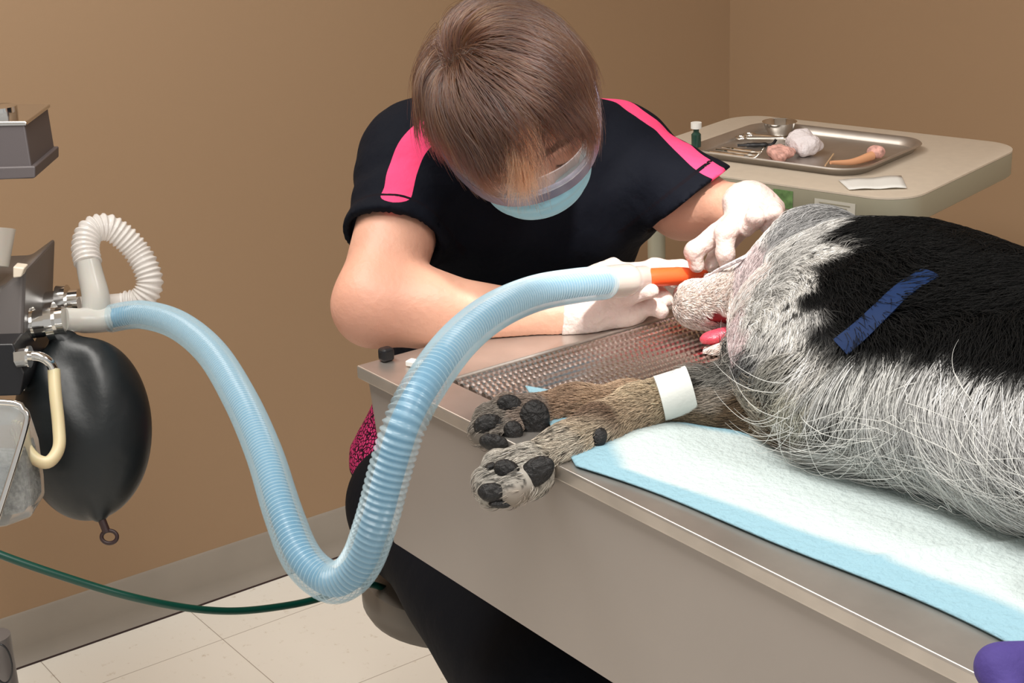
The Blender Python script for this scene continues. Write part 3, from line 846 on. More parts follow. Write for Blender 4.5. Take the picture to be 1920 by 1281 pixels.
def above_table(P, out, gap=0.001):
    ins_ = (P[:, 0] > TX0 - 0.002) & (P[:, 0] < TX1 + 0.002) & (P[:, 1] > TY0 - 0.002) & (P[:, 1] < TY1 + 0.002) & (P[:, 2] > 0.80)
    return np.where(ins_, np.maximum(out, TZ + gap - P[:, 2]), out)


class Rest(Body):
    def d(self, P): return above_table(P, Body.d(self, P), getattr(self, 'gap', 0.001))


BODY = Rest(body_p)


def hq(P): return (P - Hc) @ HA.T


def skin_col(P):
    q = hq(P); base = np.array([0.60, 0.33, 0.235]) * (1 + 0.10 * vnoise(P, 90, 3)[:, None])
    red = np.exp(-np.sum((P - EL) ** 2, 1) / 0.06 ** 2)[:, None] * np.array([0.0, -0.05, -0.04]); base = base + red
    u_ = q[:, 2]; f_ = q[:, 1]
    near = np.linalg.norm(q, axis=1) < 0.17
    scalp = near & (u_ > -0.06 + 1.3 * np.maximum(0, f_ + 0.012)) & ~((np.abs(q[:, 0]) > 0.078) & (u_ < 0.012))
    base[scalp] = (0.035, 0.016, 0.009)
    brow = near & (np.abs(u_ - 0.018 - 0.1 * (0.03 - np.abs(np.abs(q[:, 0]) - 0.03))) < 0.005) & (f_ > 0.06) & (np.abs(q[:, 0]) > 0.01) & (np.abs(q[:, 0]) < 0.052)
    base[brow] = (0.09, 0.04, 0.02)
    lash = near & (np.abs(u_ + 0.0155) < 0.0022) & (f_ > 0.07) & (np.abs(np.abs(q[:, 0]) - 0.031) < 0.014)
    base[lash] = (0.04, 0.02, 0.015)
    lip = near & (np.abs(u_ + 0.085) < 0.007) & (f_ > 0.08) & (np.abs(q[:, 0]) < 0.024); base[lip] = (0.45, 0.16, 0.14)
    return np.clip(base, 0.001, 1)


M['skin'] = attr_mat('skin', 'col', 0.48, bump=0.12, bscale=120, Subsurface_Weight=0.12)
M['skin'].node_tree.nodes['Principled BSDF'].inputs['Subsurface Radius'].default_value = (0.010, 0.004, 0.002)
BODY.build('body', M['skin'], ps, 0.0042, skin_col)

# scrub top
hemL = SL + (EL - SL) * 0.56; axL = (EL - SL) / np.linalg.norm(EL - SL)
hemR = SR + (ER - SR) * 1.00; axR = (ER - SR) / np.linalg.norm(ER - SR)
axR = idir(105, 135, 0.15)


def smod(P):
    fold = 0.0035 * vnoise(P, 38, 21) + 0.0018 * vnoise(P, 95, 22)
    s = (P - SL) @ axL; fold += 0.0026 * np.sin(s * 150 + 3 * vnoise(P, 20, 2)) * np.exp(-np.sum((P - (SL + EL) / 2) ** 2, 1) / 0.09 ** 2)
    s = (P - SR) @ axR; fold += 0.0022 * np.sin(s * 130 + 3 * vnoise(P, 20, 4)) * np.exp(-np.sum((P - (SR + ER) / 2) ** 2, 1) / 0.09 ** 2)
    return fold


tors = [c(SL, SR, 0.056, 0.056, 0.05), c(CL, HL + (0, 0.015, 0.06), 0.108, 0.095, 0.06), c(CR, HR + (0, 0, 0.06), 0.112, 0.118, 0.06), c(HL + (0, 0.015, 0.06), HL + (-0.02, -0.015, -0.06), 0.095, 0.120, 0.04), c(HR + (0, 0, 0.06), HR + (-0.01, 0, -0.03), 0.12, 0.13, 0.05),
        c(SM + (-0.04, -0.01, 0.02), SM + (-0.10, 0, -0.10), 0.075, 0.115, 0.08), c(SL, SM + (-0.03, -0.02, 0.02), 0.052, 0.064, 0.05), c(SR, SM + (-0.03, -0.03, 0.01), 0.050, 0.062, 0.05)]


class Shirt(Body):
    def d(self, P):
        t = self.tor.d(P)
        a = np.maximum(self.sl.d(P), (P - hemL) @ axL); b = np.maximum(self.sr.d(P), (P - hemR) @ axR)
        # hollow cuffs: leave a gap round the arm near each hem
        ga = np.maximum(self.al.d(P), -((P - hemL) @ axL + 0.012)); a = np.maximum(a, -ga)
        gb = np.maximum(self.ar.d(P), -((P - hemR) @ axR + 0.012)); b = np.maximum(b, -gb)
        out = t
        for x in (a, b):
            h = np.maximum(0.035 - np.abs(out - x), 0) / 0.035; out = np.minimum(out, x) - h * h * 0.035 / 4
        nk = d_prim(P, ('c', SM + (0.0, 0, -0.01), hl(0, -0.02, -0.07), 0.066, 0.072))
        out = np.maximum(out, -nk)
        out = np.maximum(out, -(P[:, 2] - 0.565 - 0.02 * np.sin(P[:, 1] * 25)))
        return out + smod(P)


sh = Shirt(tors + [c(SL, EL, 0.075, 0.07), c(SR, ER, 0.075, 0.07)])
sh.tor = Body(tors); sh.sl = Body([c(SL, EL, 0.064, 0.061)]); sh.sr = Body([c(SR, ER + (ER - SR) * 0.5, 0.063, 0.066)])
sh.al = Body([c(SL, EL, 0.0595, 0.0555)]); sh.ar = Body([c(SR, ER, 0.0585, 0.058)])


def hit(B, x, y, d0=1.2, d1=2.6):
    t = np.arange(d0, d1, 0.004); r = FX + ((x - 960) / FPX) * RX - ((y - 640.5) / FPX) * UX
    P = CAM + t[:, None] * r; d = B.d(P); i = np.argmax(d < 0) if (d < 0).any() else np.argmin(d)
    P = P[i:i + 1]
    for _ in range(3): P = P - B.grad(P) * B.d(P)[:, None]
    return P[0]


stripes = [[(835, 225), (800, 248), (772, 280), (755, 320), (745, 360), (733, 405), (725, 440)], [(1142, 180), (1172, 192), (1208, 218), (1248, 250), (1290, 284), (1328, 314), (1366, 342)]]
stripes = [np.array([hit(sh, *q) for q in S]) for S in stripes]


def polyd(P, L):
    out = np.full(len(P), 9.0)
    for a, b in zip(L[:-1], L[1:]): out = np.minimum(out, d_prim(P, ('c', a, b, 0, 0)))
    return out


def shirt_col(P):
    R_ = np.minimum(polyd(P, spline(stripes[0], 30)), polyd(P, spline(stripes[1], 30)) + 0.003)
    hd = np.minimum(np.abs((P - hemL) @ axL + 0.020) + (polyd(P, np.array([SL, EL])) > 0.09), np.abs((P - hemR) @ axR + 0.020) + (polyd(P, np.array([SR, ER])) > 0.09))
    pan = np.clip((0.70 - P[:, 2]) * 8, 0, 1) * (P[:, 1] < 1.12) * (P[:, 2] > 0.592)
    return np.c_[R_, hd, pan]


m = mat('scrub_fabric', (0.01, 0.012, 0.02), 0.8, spec=0.12, bump=0.25, bscale=45); nt = m.node_tree
a_ = nt.nodes.new('ShaderNodeAttribute'); a_.attribute_name = 'col'
sp = nt.nodes.new('ShaderNodeSeparateColor'); nt.links.new(a_.outputs['Color'], sp.inputs[0])


def lt(sock, v):
    n = nt.nodes.new('ShaderNodeMath'); n.operation = 'LESS_THAN'; nt.links.new(sock, n.inputs[0]); n.inputs[1].default_value = v; return n.outputs[0]


def mixc(fac, A, B):
    n = nt.nodes.new('ShaderNodeMixRGB')
    if isinstance(fac, float): n.inputs[0].default_value = fac
    else: nt.links.new(fac, n.inputs[0])
    for i, X in ((1, A), (2, B)):
        if isinstance(X, tuple): n.inputs[i].default_value = (*X, 1)
        else: nt.links.new(X, n.inputs[i])
    return n.outputs[0]


nz = nt.nodes.new('ShaderNodeTexVoronoi'); nz.inputs['Scale'].default_value = 95
g0 = mixc(lt(sp.outputs[0], 0.0178), (0.0030, 0.0042, 0.0085), (0.80, 0.065, 0.18))
g1_ = mixc(lt(sp.outputs[1], 0.0022), g0, (0.004, 0.003, 0.006))
pt = mixc(lt(nz.outputs['Distance'], 0.0045), (0.50, 0.035, 0.14), (0.03, 0.004, 0.012))
nz.feature = 'DISTANCE_TO_EDGE'; pt = mixc(lt(nz.outputs['Distance'], 0.12), (0.50, 0.035, 0.14), (0.02, 0.003, 0.01))
gt = nt.nodes.new('ShaderNodeMath'); gt.operation = 'GREATER_THAN'; nt.links.new(sp.outputs[2], gt.inputs[0]); gt.inputs[1].default_value = 0.02
fin = mixc(gt.outputs[0], g1_, pt)
nt.links.new(fin, nt.nodes['Principled BSDF'].inputs['Base Color'])
M['scrub'] = m
o = sh.build('scrub_top', M['scrub'], ps, 0.0048, shirt_col); o['label'] = 'near-black scrub top with pink shoulder stripes'

# trousers and shoes
tr_ = Body([c(PL, PR, 0.108, 0.108, 0.05), c(PL, KL, 0.100, 0.098, 0.04), c(PR, KR, 0.094, 0.080, 0.04), c(KL, AL, 0.090, 0.062, 0.03), c(KR, AR, 0.078, 0.062, 0.03), c(PV, PV + (0, 0, 0.05), 0.11, 0.10, 0.05),
            ('&', 0, ('p', (0, 0, 0.085), (0, 0, -1)))], lambda P: 0.004 * vnoise(P, 30, 5))
tr_.build('trousers', M['pants'], ps, 0.008)
for A_ in (AL, AR):
    Body([c(A_ + (-0.02, 0, -0.045), A_ + (0.16, 0, -0.050), 0.044, 0.036, 0.03), ('&', 0, ('p', (0, 0, 0.0), (0, 0, -1)))]).build('shoe', M['black'], ps, 0.006)

# mask
mk = Body([e(hl(0, 0.026, -0.050), (0.065, 0.072, 0.048), HA), e(hl(0, 0.056, -0.054), (0.052, 0.042, 0.036), HA, 0.03),
           ('&', 0, ('p', hl(0, 0.10, -0.026), hu * 0.9 - hf * 0.43)), ('&', 0, ('p', hl(0, 0.012, 0), -hf)), ('-', 0.0, ('e', hl(0, 0.020, -0.045), (0.062, 0.072, 0.076), HA))],
          lambda P: 0.0012 * np.sin(hq(P)[:, 2] * 420))
mk.build('face_mask', M['maskblue'], ps, 0.0022)
for s_ in (-1, 1):
    mb = MB(); mb.tube(spline([hl(0.058 * s_, 0.05, -0.055), hl(0.078 * s_, 0.015, -0.035), hl(0.088 * s_, -0.022, 0.0), hl(0.084 * s_, -0.03, -0.03)], 20), 0.0015, 6); mb.build('ear_loop', M['maskwhite'], ps)
# goggles: band round the face with a clear lens above it
gg = [(-0.089, -0.045, 0.004), (-0.092, -0.01, -0.010), (-0.084, 0.040, -0.020), (-0.062, 0.086, -0.028), (-0.025, 0.109, -0.032), (0.025, 0.111, -0.031), (0.062, 0.090, -0.026), (0.088, 0.045, -0.016), (0.099, 0.0, -0.006), (0.094, -0.05, 0.010), (0.06, -0.10, 0.02)]
gg = [(a, b * 0.97, u_ + 0.009) for a, b, u_ in gg]
q = spline([hl(*p) for p in gg], 60)


def strip(q, up0, up1, th):
    out = MB(); n = len(q); L_ = []
    tan = np.gradient(q, axis=0); tan /= np.linalg.norm(tan, axis=1)[:, None]
    for i in range(n):
        o_ = np.cross(tan[i], hu); o_ /= np.linalg.norm(o_)
        L_.append(np.array([q[i] + hu * up0, q[i] + hu * up1, q[i] + hu * up1 + o_ * th, q[i] + hu * up0 + o_ * th]))
    loft(out, L_); return out


gf = strip(q, -0.007, 0.009, 0.003).build('goggles', M['goggle'], ps)
gf['label'] = 'purple-grey goggle band'
gr1 = MB(); gr1.tube(q + hu * 0.009, 0.0022, 8); gr1.build('rim', M['goggle'], gf).location = (0, 0, 0)
M['lens'] = mat('clear_lens', (0.85, 0.88, 0.92), 0.08); M['lens'].node_tree.nodes['Principled BSDF'].inputs['Alpha'].default_value = 0.14
ql = spline([hl(*p) + hf * 0.003 for p in gg[2:8]], 30)
strip(ql, 0.008, 0.036, 0.0015).build('lens', M['lens'], gf).location = (0, 0, 0)

# gloves
gm = lambda P: 0.0010 * vnoise(P, 170, 5) + 0.0007 * vnoise(P, 420, 6)
cuffL = at(1052, 600, 1.90); wl = at(1092, 594, 1.902)
right_glove = Rest([c(cuffL, wl, 0.0305, 0.0285, 0.02), c(wl, at(1150, 580, 1.91), 0.028, 0.030, 0.02), e(at(1160, 572, 1.915), (0.036, 0.024, 0.030), np.array([RX, FX, UX]), 0.02),
                    c(at(1120, 560, 1.93), at(1165, 525, 1.945), 0.024, 0.020, 0.02), c(at(1165, 520, 1.945), at(1228, 503, 1.945), 0.0135, 0.0115, 0.012), c(at(1228, 503, 1.945), at(1278, 503, 1.94), 0.0112, 0.0100, 0.006), c(at(1278, 503, 1.94), at(1312, 510, 1.935), 0.0100, 0.0078, 0.006),
                    c(at(1160, 530, 1.955), at(1222, 512, 1.962), 0.013, 0.011, 0.01), c(at(1222, 512, 1.962), at(1262, 530, 1.955), 0.011, 0.009, 0.006),
                    c(at(1175, 560, 1.91), at(1228, 545, 1.915), 0.0130, 0.0112, 0.010), c(at(1228, 545, 1.915), at(1248, 562, 1.905), 0.0110, 0.0092, 0.005),
                    c(at(1175, 583, 1.905), at(1222, 572, 1.90), 0.0130, 0.0110, 0.008), c(at(1222, 572, 1.90), at(1240, 584, 1.892), 0.0108, 0.0090, 0.005),
                    c(at(1140, 560, 1.885), at(1180, 552, 1.875), 0.0150, 0.0120, 0.012), c(at(1180, 552, 1.875), at(1222, 546, 1.872), 0.0115, 0.0090, 0.006),
                    c(at(1098, 508, 1.95), at(1150, 492, 1.95), 0.004, 0.006, 0.01),
                    ('&', 0, ('p', at(1050, 600, 1.90), -(WL - EL) / np.linalg.norm(WL - EL)))], gm)
o = right_glove.build('glove', M['glove'], ps, 0.0021); o['label'] = 'pale glove holding the blue hose end'
W0 = at(1365, 390, 1.945)
left_glove = Body([c(at(1388, 390, 1.935), at(1405, 385, 1.915), 0.0300, 0.030, 0.02), e(at(1414, 384, 1.905), (0.037, 0.022, 0.0205), np.array([idir(1, .22), FX, idir(.22, -1)]), 0.012),
                   c(at(1395, 405, 1.90), at(1345, 440, 1.885), 0.0175, 0.0125, 0.012), c(at(1345, 440, 1.885), at(1301, 470, 1.88), 0.0122, 0.0110, 0.006), c(at(1301, 470, 1.88), at(1306, 498, 1.885), 0.0108, 0.0090, 0.005),
                   c(at(1385, 415, 1.88), at(1360, 437, 1.862), 0.0150, 0.0125, 0.008), c(at(1360, 437, 1.862), at(1360, 475, 1.862), 0.0118, 0.0106, 0.005), c(at(1360, 475, 1.862), at(1366, 508, 1.872), 0.0105, 0.0088, 0.005),
                   c(at(1425, 395, 1.885), at(1416, 408, 1.850), 0.0140, 0.0112, 0.004), c(at(1416, 408, 1.850), at(1400, 430, 1.865), 0.0105, 0.0090, 0.003),
                   c(at(1452, 390, 1.885), at(1452, 402, 1.850), 0.0125, 0.0100, 0.004), c(at(1452, 402, 1.850), at(1438, 424, 1.865), 0.0095, 0.0082, 0.003),
                   c(at(1390, 420, 1.91), at(1350, 470, 1.915), 0.0150, 0.0120, 0.01), c(at(1350, 470, 1.915), at(1334, 495, 1.905), 0.0115, 0.0095, 0.005)], gm)
o = left_glove.build('glove', M['glove'], ps, 0.0021); o['label'] = 'pale glove with fingers at the dog mouth'

# hair
Hbody = Body(head)
V, F = Hbody.mesh(0.005)


def scalp_w(P):
    q = hq(P); u_, f_ = q[:, 2], q[:, 1]
    return ((u_ > -0.055 + 1.28 * np.maximum(0, f_ + 0.012)) & ~((np.abs(q[:, 0]) > 0.075) & (u_ < 0.014))).astype(float) + 1e-9


roots = sample_surface(V, F, 15000, scalp_w)
HAx = [((950, 50), (1, .35)), ((900, 60), (.6, -.25)), ((1040, 70), (1, .7)), ((1100, 150), (.35, 1)), ((1000, 150), (1, .40)), ((930, 140), (1, .45)), ((870, 130), (.2, .3)), ((855, 80), (-.1, -.5)), ((820, 120), (-.6, .5)),
       ((815, 180), (-.1, 1)), ((850, 220), (.25, 1)), ((890, 200), (.6, 1)), ((940, 200), (.8, .8)), ((960, 240), (.35, 1)), ((1010, 220), (.9, .55)), ((1070, 220), (.8, .7)), ((1110, 220), (.1, 1)), ((870, 270), (.3, 1)), ((990, 270), (.3, 1)), ((1060, 260), (.7, .75))]
anc = [(hit(Hbody, *p), idir(*d)) for p, d in HAx]
anc += [(hl(0, -0.10, 0.02), -hu), (hl(-0.05, -0.09, 0.02), -hu), (hl(0.05, -0.09, 0.02), -hu), (hl(0.075, -0.03, 0.02), -hu + hf * 0.3), (hl(-0.075, -0.03, 0.02), -hu)]
ff = blend_field(anc, 0.022)
q = hq(roots)
ln_ = 0.052 + 0.050 * np.clip((q[:, 2] - 0.01) / 0.07, 0, 1) + 0.01 * rng.normal(size=len(roots))
front = (q[:, 1] > 0.05); ln_[front] = 0.040 + 0.025 * rng.random(front.sum())
ln_[(np.abs(q[:, 0]) > 0.06)] *= 0.75
cl_ = vnoise(roots, 220, 8)[:, None]
cl_ = cl_ + 0.6 * vnoise(roots, 480, 9)[:, None]
hc_ = np.array([0.036, 0.0160, 0.0058]) * (1 + 0.45 * cl_ + 0.25 * rng.normal(size=(len(roots), 1)))
hc_ = np.clip(hc_, 0.01, 0.5)
M['hair'] = hair_mat('brown_hair', 'col', 0.32, 0.1)
hairo = strands('hair', ps, roots, ff, Hbody, ln_, 14, 0.75, 0.003 + 0.012 * np.clip(0.5 + 1.1 * vnoise(roots, 130, 77), 0, 1) + 0.007 * rng.random(len(roots)), 0.00030, hc_, M['hair'], grav=0.15, jitter=0.10)
hairo['label'] = 'reddish brown hair combed across the forehead'
# forelock hanging over the brow; lamp light painted in as a paler hair colour
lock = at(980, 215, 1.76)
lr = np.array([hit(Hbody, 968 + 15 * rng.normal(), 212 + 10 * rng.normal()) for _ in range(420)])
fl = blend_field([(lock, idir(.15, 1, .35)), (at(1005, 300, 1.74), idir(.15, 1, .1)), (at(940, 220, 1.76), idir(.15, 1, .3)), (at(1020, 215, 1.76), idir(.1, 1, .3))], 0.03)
strands('hair', ps, lr, fl, Hbody, 0.085 + 0.030 * rng.random(len(lr)), 14, 1.0, 0.016 + 0.010 * rng.random(len(lr)), 0.00030, np.clip(np.array([0.34, 0.155, 0.085]) * (1 + 0.3 * rng.normal(size=(len(lr), 1))), 0.02, 0.8), M['hair'], grav=0.25, jitter=0.10)['label'] = 'forelock hanging over the brow, coloured paler as if lit by the lamp'

# stool
sl_ = thing('stool', (-1.785, 1.175, 0), 'dark round cushioned stool the person in scrubs sits on', 'stool')
t = np.linspace(0, 2 * np.pi, 49)[:-1]
rg = lambda r, z: [(-1.785 + r * math.cos(a), 1.175 + r * math.sin(a), z) for a in t]
mb = MB(); loft(mb, [rg(0.135, 0.375), rg(0.150, 0.380), rg(0.156, 0.392), rg(0.156, 0.415), rg(0.150, 0.433), rg(0.135, 0.439)]); mb.build('seat', M['stool'], sl_)
mb = MB(); mb.tube([(-1.785, 1.175, 0.07), (-1.785, 1.175, 0.374)], 0.025, 20); mb.build('column', M['chrome'], sl_)
for k in range(5):
    a = 0.4 + k * 2 * np.pi / 5; d_ = np.array([math.cos(a), math.sin(a), 0]); b0 = np.array([-1.785, 1.175, 0.085])
    mb = MB(); mb.tube([b0, b0 + d_ * 0.22 - np.array([0, 0, 0.02])], [0.020, 0.014], 12); lg = mb.build('leg', M['black'], sl_)
    mb = MB(); cp0 = b0 + d_ * 0.225; cp0[2] = 0.026; pr_ = np.array([-d_[1], d_[0], 0]); mb.tube([cp0 - pr_ * 0.012, cp0 + pr_ * 0.012], 0.0255, 18); mb.build('caster', M['black'], lg).location = (0, 0, 0)
# ------------------------------------------------------------------ dog lying on its side
dg = thing('dog', (-1.0, 1.17, TZ), 'black, grey and white long-haired dog lying on its side across the steel table', 'dog')
HD = np.array([RX, FX, UX])
N = dict(k1=at(1528, 490, 1.79))
near_leg = [(1560, 715, 1.57, .055), (1440, 755, 1.60, .034), (1345, 755, 1.61, .026), (1265, 742, 1.62, .0205), (1190, 765, 1.605, .0185), (1125, 800, 1.585, .0190), (1060, 845, 1.56, .0205), (1000, 880, 1.535, .0240)]
far_leg = [(1500, 800, 1.56, .040), (1380, 790, 1.615, .024), (1280, 768, 1.655, .0185), (1180, 758, 1.66, .019), (1080, 770, 1.655, .022), (1005, 785, 1.64, .0245)]


def chain(L, k=0.02): return [c(at(*a[:3]), at(*b[:3]), a[3], b[3], k) for a, b in zip(L[:-1], L[1:])]


toesN = [(935, 872, 1.530, .0125), (915, 905, 1.515, .0135), (925, 928, 1.505, .0135), (960, 925, 1.495, .013)]
toesF = [(950, 762, 1.630, .0125), (915, 782, 1.622, .0130), (905, 812, 1.612, .0130), (930, 830, 1.600, .0125)]
paws = [c(at(990, 885, 1.530), at(*t_[:3]), 0.019, t_[3], 0.010) for t_ in toesN] + [c(at(990, 790, 1.632), at(*t_[:3]), 0.020, t_[3], 0.010) for t_ in toesF]
dog_p = [e(N['k1'], (0.050, 0.050, 0.047), HD), c(at(1490, 535, 1.79), at(1410, 562, 1.82), 0.048, 0.032, 0.03), c(at(1425, 566, 1.81), at(1312, 572, 1.85), 0.037, 0.0265, 0.035), e(at(1298, 568, 1.852), (0.019, 0.022, 0.0235), HD, 0.01),
         e(at(1472, 600, 1.745), (0.050, 0.045, 0.042), HD, 0.04), c(at(1430, 615, 1.765), at(1385, 640, 1.79), 0.030, 0.016, 0.02), c(at(1385, 645, 1.79), at(1335, 662, 1.80), 0.013, 0.008, 0.01),
         c(at(1530, 530, 1.76), at(1650, 620, 1.66), 0.062, 0.090, 0.05),
         e((-0.99, 1.18, 1.005), (0.17, 0.165, 0.098), I3, 0.05), e((-0.95, 1.125, 0.985), (0.13, 0.13, 0.068), I3, 0.05), e((-0.78, 1.18, 1.005), (0.19, 0.17, 0.092), I3, 0.05), e((-0.70, 1.21, 1.005), (0.10, 0.12, 0.088), I3, 0.04),
         e(at(1580, 640, 1.60), (0.075, 0.05, 0.055), HD, 0.04),
         c((-0.68, 1.13, 0.975), (-0.62, 1.03, 0.955), 0.060, 0.032, 0.03), c((-0.62, 1.03, 0.955), (-0.645, 1.00, 0.945), 0.030, 0.022, 0.02),
         c((-0.61, 1.24, 1.0), (-0.56, 1.30, 0.965), 0.03, 0.025, 0.03),
         c(at(1590, 520, 1.66), at(1620, 600, 1.60), 0.035, 0.030, 0.03)]
dog_p += chain(far_leg) + chain(near_leg) + paws
# mouth
dog_p += [('-', 0.006, ('e', at(1358, 624, 1.795), (0.036, 0.030, 0.009), np.array([idir(1, -.12), FX, idir(-.12, -1)]))), ('-', 0.004, ('e', at(1335, 612, 1.80), (0.028, 0.03, 0.008), HD))]
DOG = Rest(dog_p, lambda P: 0.0016 * vnoise(P, 60, 31)); DOG.gap = 0.003

cw = (0.72, 0.70, 0.66); cg = (0.28, 0.28, 0.28); ck = (0.0015, 0.0015, 0.002); ct = (0.44, 0.34, 0.24); clg = (0.54, 0.53, 0.51); cb = (0.16, 0.11, 0.07); cwp = (0.80, 0.67, 0.61)  # cwp: white muzzle fur with the lamp's pinkish light mixed into its colour
# (px, py, direction, length m, colour, lift, clumpy spots)
FA = [(1290, 560, (1, -.1), .006, cwp, 0), (1350, 560, (1, -.05), .008, cwp, 0), (1340, 535, (1, -.2), .006, cwp, 0), (1400, 540, (1, 0), .014, (.74, .64, .60), 0), (1420, 600, (1, .3), .018, cw, 0), (1390, 645, (.6, .6), .010, (.62, .5, .5), 0), (1345, 660, (-.5, .3), .006, cwp, 0),
      (1400, 500, (.8, -.5), .010, (.5, .42, .42), 0), (1430, 450, (1, -.45), .016, clg, 0), (1470, 430, (.8, -.7), .024, cg, 0), (1520, 410, (.8, -.6), .030, cg, 0), (1560, 415, (1, -.3), .028, cg, 0), (1480, 480, (1, -.3), .020, clg, 0), (1460, 540, (1, .1), .018, clg, 0),
      (1540, 480, (.6, .4), .008, cw, 1), (1500, 530, (.3, 1), .008, cw, 1), (1480, 590, (.2, 1), .008, cw, 1), (1490, 630, (.5, 1), .014, cw, 1), (1450, 640, (-.3, 1), .014, clg, 1), (1520, 600, (.3, 1), .010, clg, 1),
      (1548, 500, (.3, 1), .016, ck, 0), (1540, 560, (.3, 1), .016, ck, 0), (1552, 612, (.6, 1), .016, ck, 0), (1610, 500, (.3, 1), .02, ck, 0), (1620, 570, (.3, 1), .02, ck, 0), (1640, 520, (.3, 1), .02, ck, 0), (1570, 520, (.3, 1), .020, ck, 0), (1560, 580, (.4, 1), .020, ck, 0), (1580, 460, (1, -.1), .024, ck, 0), (1600, 640, (.7, 1), .022, ck, 0), (1660, 450, (1, .0), .024, ck, 0), (1700, 560, (1, .4), .024, ck, 0), (1740, 640, (.6, 1), .030, ck, 0), (1780, 440, (.5, -.9), .050, ck, 0), (1880, 460, (.5, -.9), .050, ck, 0), (1720, 425, (.6, -.8), .040, ck, 0),
      (1850, 560, (1, .3), .03, ck, 0), (1830, 650, (.1, 1), .034, ck, 0), (1900, 660, (.1, 1), .034, ck, 0), (1660, 630, (.6, 1), .026, ck, 0), (1560, 640, (.6, 1), .02, (.03, .03, .03), 0),
      (1400, 680, (-1, .1), .026, (.13, .13, .13), 1), (1340, 710, (-1, .2), .018, (.24, .23, .21), 1), (1470, 690, (-1, .15), .035, (.30, .29, .26), 1), (1540, 680, (-.8, .5), .04, cw, 0), (1500, 740, (-.6, .8), .045, (.50, .48, .40), 0), (1420, 750, (-1, .3), .026, (.40, .36, .30), 0), (1570, 760, (-.3, 1), .045, (.16, .15, .13), 0),
      (1600, 700, (-.35, 1), .070, (.56, .56, .54), 0), (1680, 700, (-.1, 1), .080, (.58, .58, .56), 0), (1760, 720, (-.05, 1), .085, (.56, .56, .55), 0), (1850, 730, (-.1, 1), .085, (.60, .60, .59), 0), (1640, 790, (-.35, 1), .085, (.52, .52, .50), 0), (1740, 820, (-.3, 1), .095, (.58, .57, .55), 0), (1850, 850, (-.25, 1), .095, (.62, .61, .59), 0), (1900, 900, (-.2, 1), .09, (.6, .58, .55), 0), (1700, 880, (-.3, 1), .085, (.5, .49, .46), 0),
      (1480, 800, (-.7, .6), .020, cb, 0), (1540, 830, (-.6, .8), .022, (.2, .16, .11), 0), (1400, 795, (-1, .15), .014, cb, 0), (1320, 780, (-1, .1), .010, (.2, .15, .1), 0), (1330, 745, (-1, 0), .010, (.35, .3, .25), 0),
      (1180, 765, (-1, .4), .007, ct, 0), (1120, 800, (-1, .6), .010, (.5, .42, .32), 0), (1050, 840, (-1, .6), .012, (.52, .46, .38), 2), (1000, 865, (-1, .5), .012, (.56, .52, .46), 2), (940, 905, (-1, .6), .013, (.5, .47, .42), 2), (960, 940, (-1, .3), .007, (.35, .3, .25), 0),
      (1200, 740, (-1, .1), .007, (.5, .40, .28), 0), (1130, 745, (-1, .1), .008, (.45, .32, .22), 0), (1060, 755, (-1, .1), .008, (.38, .26, .18), 0), (1000, 760, (-1, .2), .007, (.3, .24, .2), 0), (920, 800, (-1, .4), .007, (.26, .23, .2), 0), (1120, 780, (-1, .3), .007, (.2, .13, .09), 0)]
fpos = np.array([hit(DOG, a[0], a[1], 1.2, 2.3) for a in FA])
extra = [((-0.8, 1.3, 1.05), (.6, .3, -.3), .03, ck), ((-0.95, 1.34, 0.97), (.6, .3, -.6), .03, ck), ((-0.6, 1.2, 1.05), (.8, 0, -.5), .03, ck), ((-0.65, 1.1, 1.0), (.2, -.5, -.8), .04, (.55, .54, .52)), ((-1.15, 1.35, 0.98), (.7, .3, -.5), .02, cg)]
fdir = np.array([idir(*a[2], 0.55 if a[1] > 770 and a[0] > 1590 else 0.0) for a in FA] + [np.array(x[1]) / np.linalg.norm(x[1]) for x in extra])
flen = np.array([a[3] for a in FA] + [x[2] for x in extra]); fcol = np.array([a[4] for a in FA] + [x[3] for x in extra]); fsp = np.array([a[5] for a in FA] + [0] * len(extra))
fpos = np.vstack([fpos, [x[0] for x in extra]])


def nearest(P, k=3, amp=0.010):
    Q = P + np.stack([vnoise(P, 130, 41 + i) for i in range(3)], 1) * amp
    out = []
    for ch in range(0, len(P), 20000):
        D = ((Q[ch:ch + 20000, None] - fpos[None]) ** 2).sum(2); idx = np.argpartition(D, k, axis=1)[:, :k]; d = np.take_along_axis(D, idx, 1)
        w_ = np.exp(-(d - d.min(1, keepdims=True)) / (2 * 0.007 ** 2)); w_ /= w_.sum(1, keepdims=True); out.append((idx, w_))
    return np.concatenate([o[0] for o in out]), np.concatenate([o[1] for o in out])


def coat(P, skin=False):
    idx, w_ = nearest(P)
    col = (fcol[idx] * w_[..., None]).sum(1); L_ = (flen[idx] * w_).sum(1); sp_ = fsp[idx[np.arange(len(P)), w_.argmax(1)]]
    s1 = vnoise(P, 430, 51) + 0.6 * vnoise(P, 700, 52)
    dark = (sp_ == 1) & (s1 > 0.36); col[dark] = col[dark] * 0.10
    dark = (sp_ == 2) & (vnoise(P, 900, 53) > 0.22); col[dark] *= 0.25
    return col, L_, sp_


sk = mat('dog_skin', (0.3, 0.25, 0.22), 0.8); M['dogskin'] = attr_mat('dog_skin', 'col', 0.85, spec=0.15)
dbody = DOG.build('body', M['dogskin'], dg, 0.0038, lambda P: np.where(((P - at(1348, 620, 1.81)) ** 2).sum(1)[:, None] < 0.021 ** 2, np.array([[0.22, 0.03, 0.035]]), np.clip(coat(P)[0] * 0.75, 0.003, 1)))
V, F = DOG.V, DOG.F
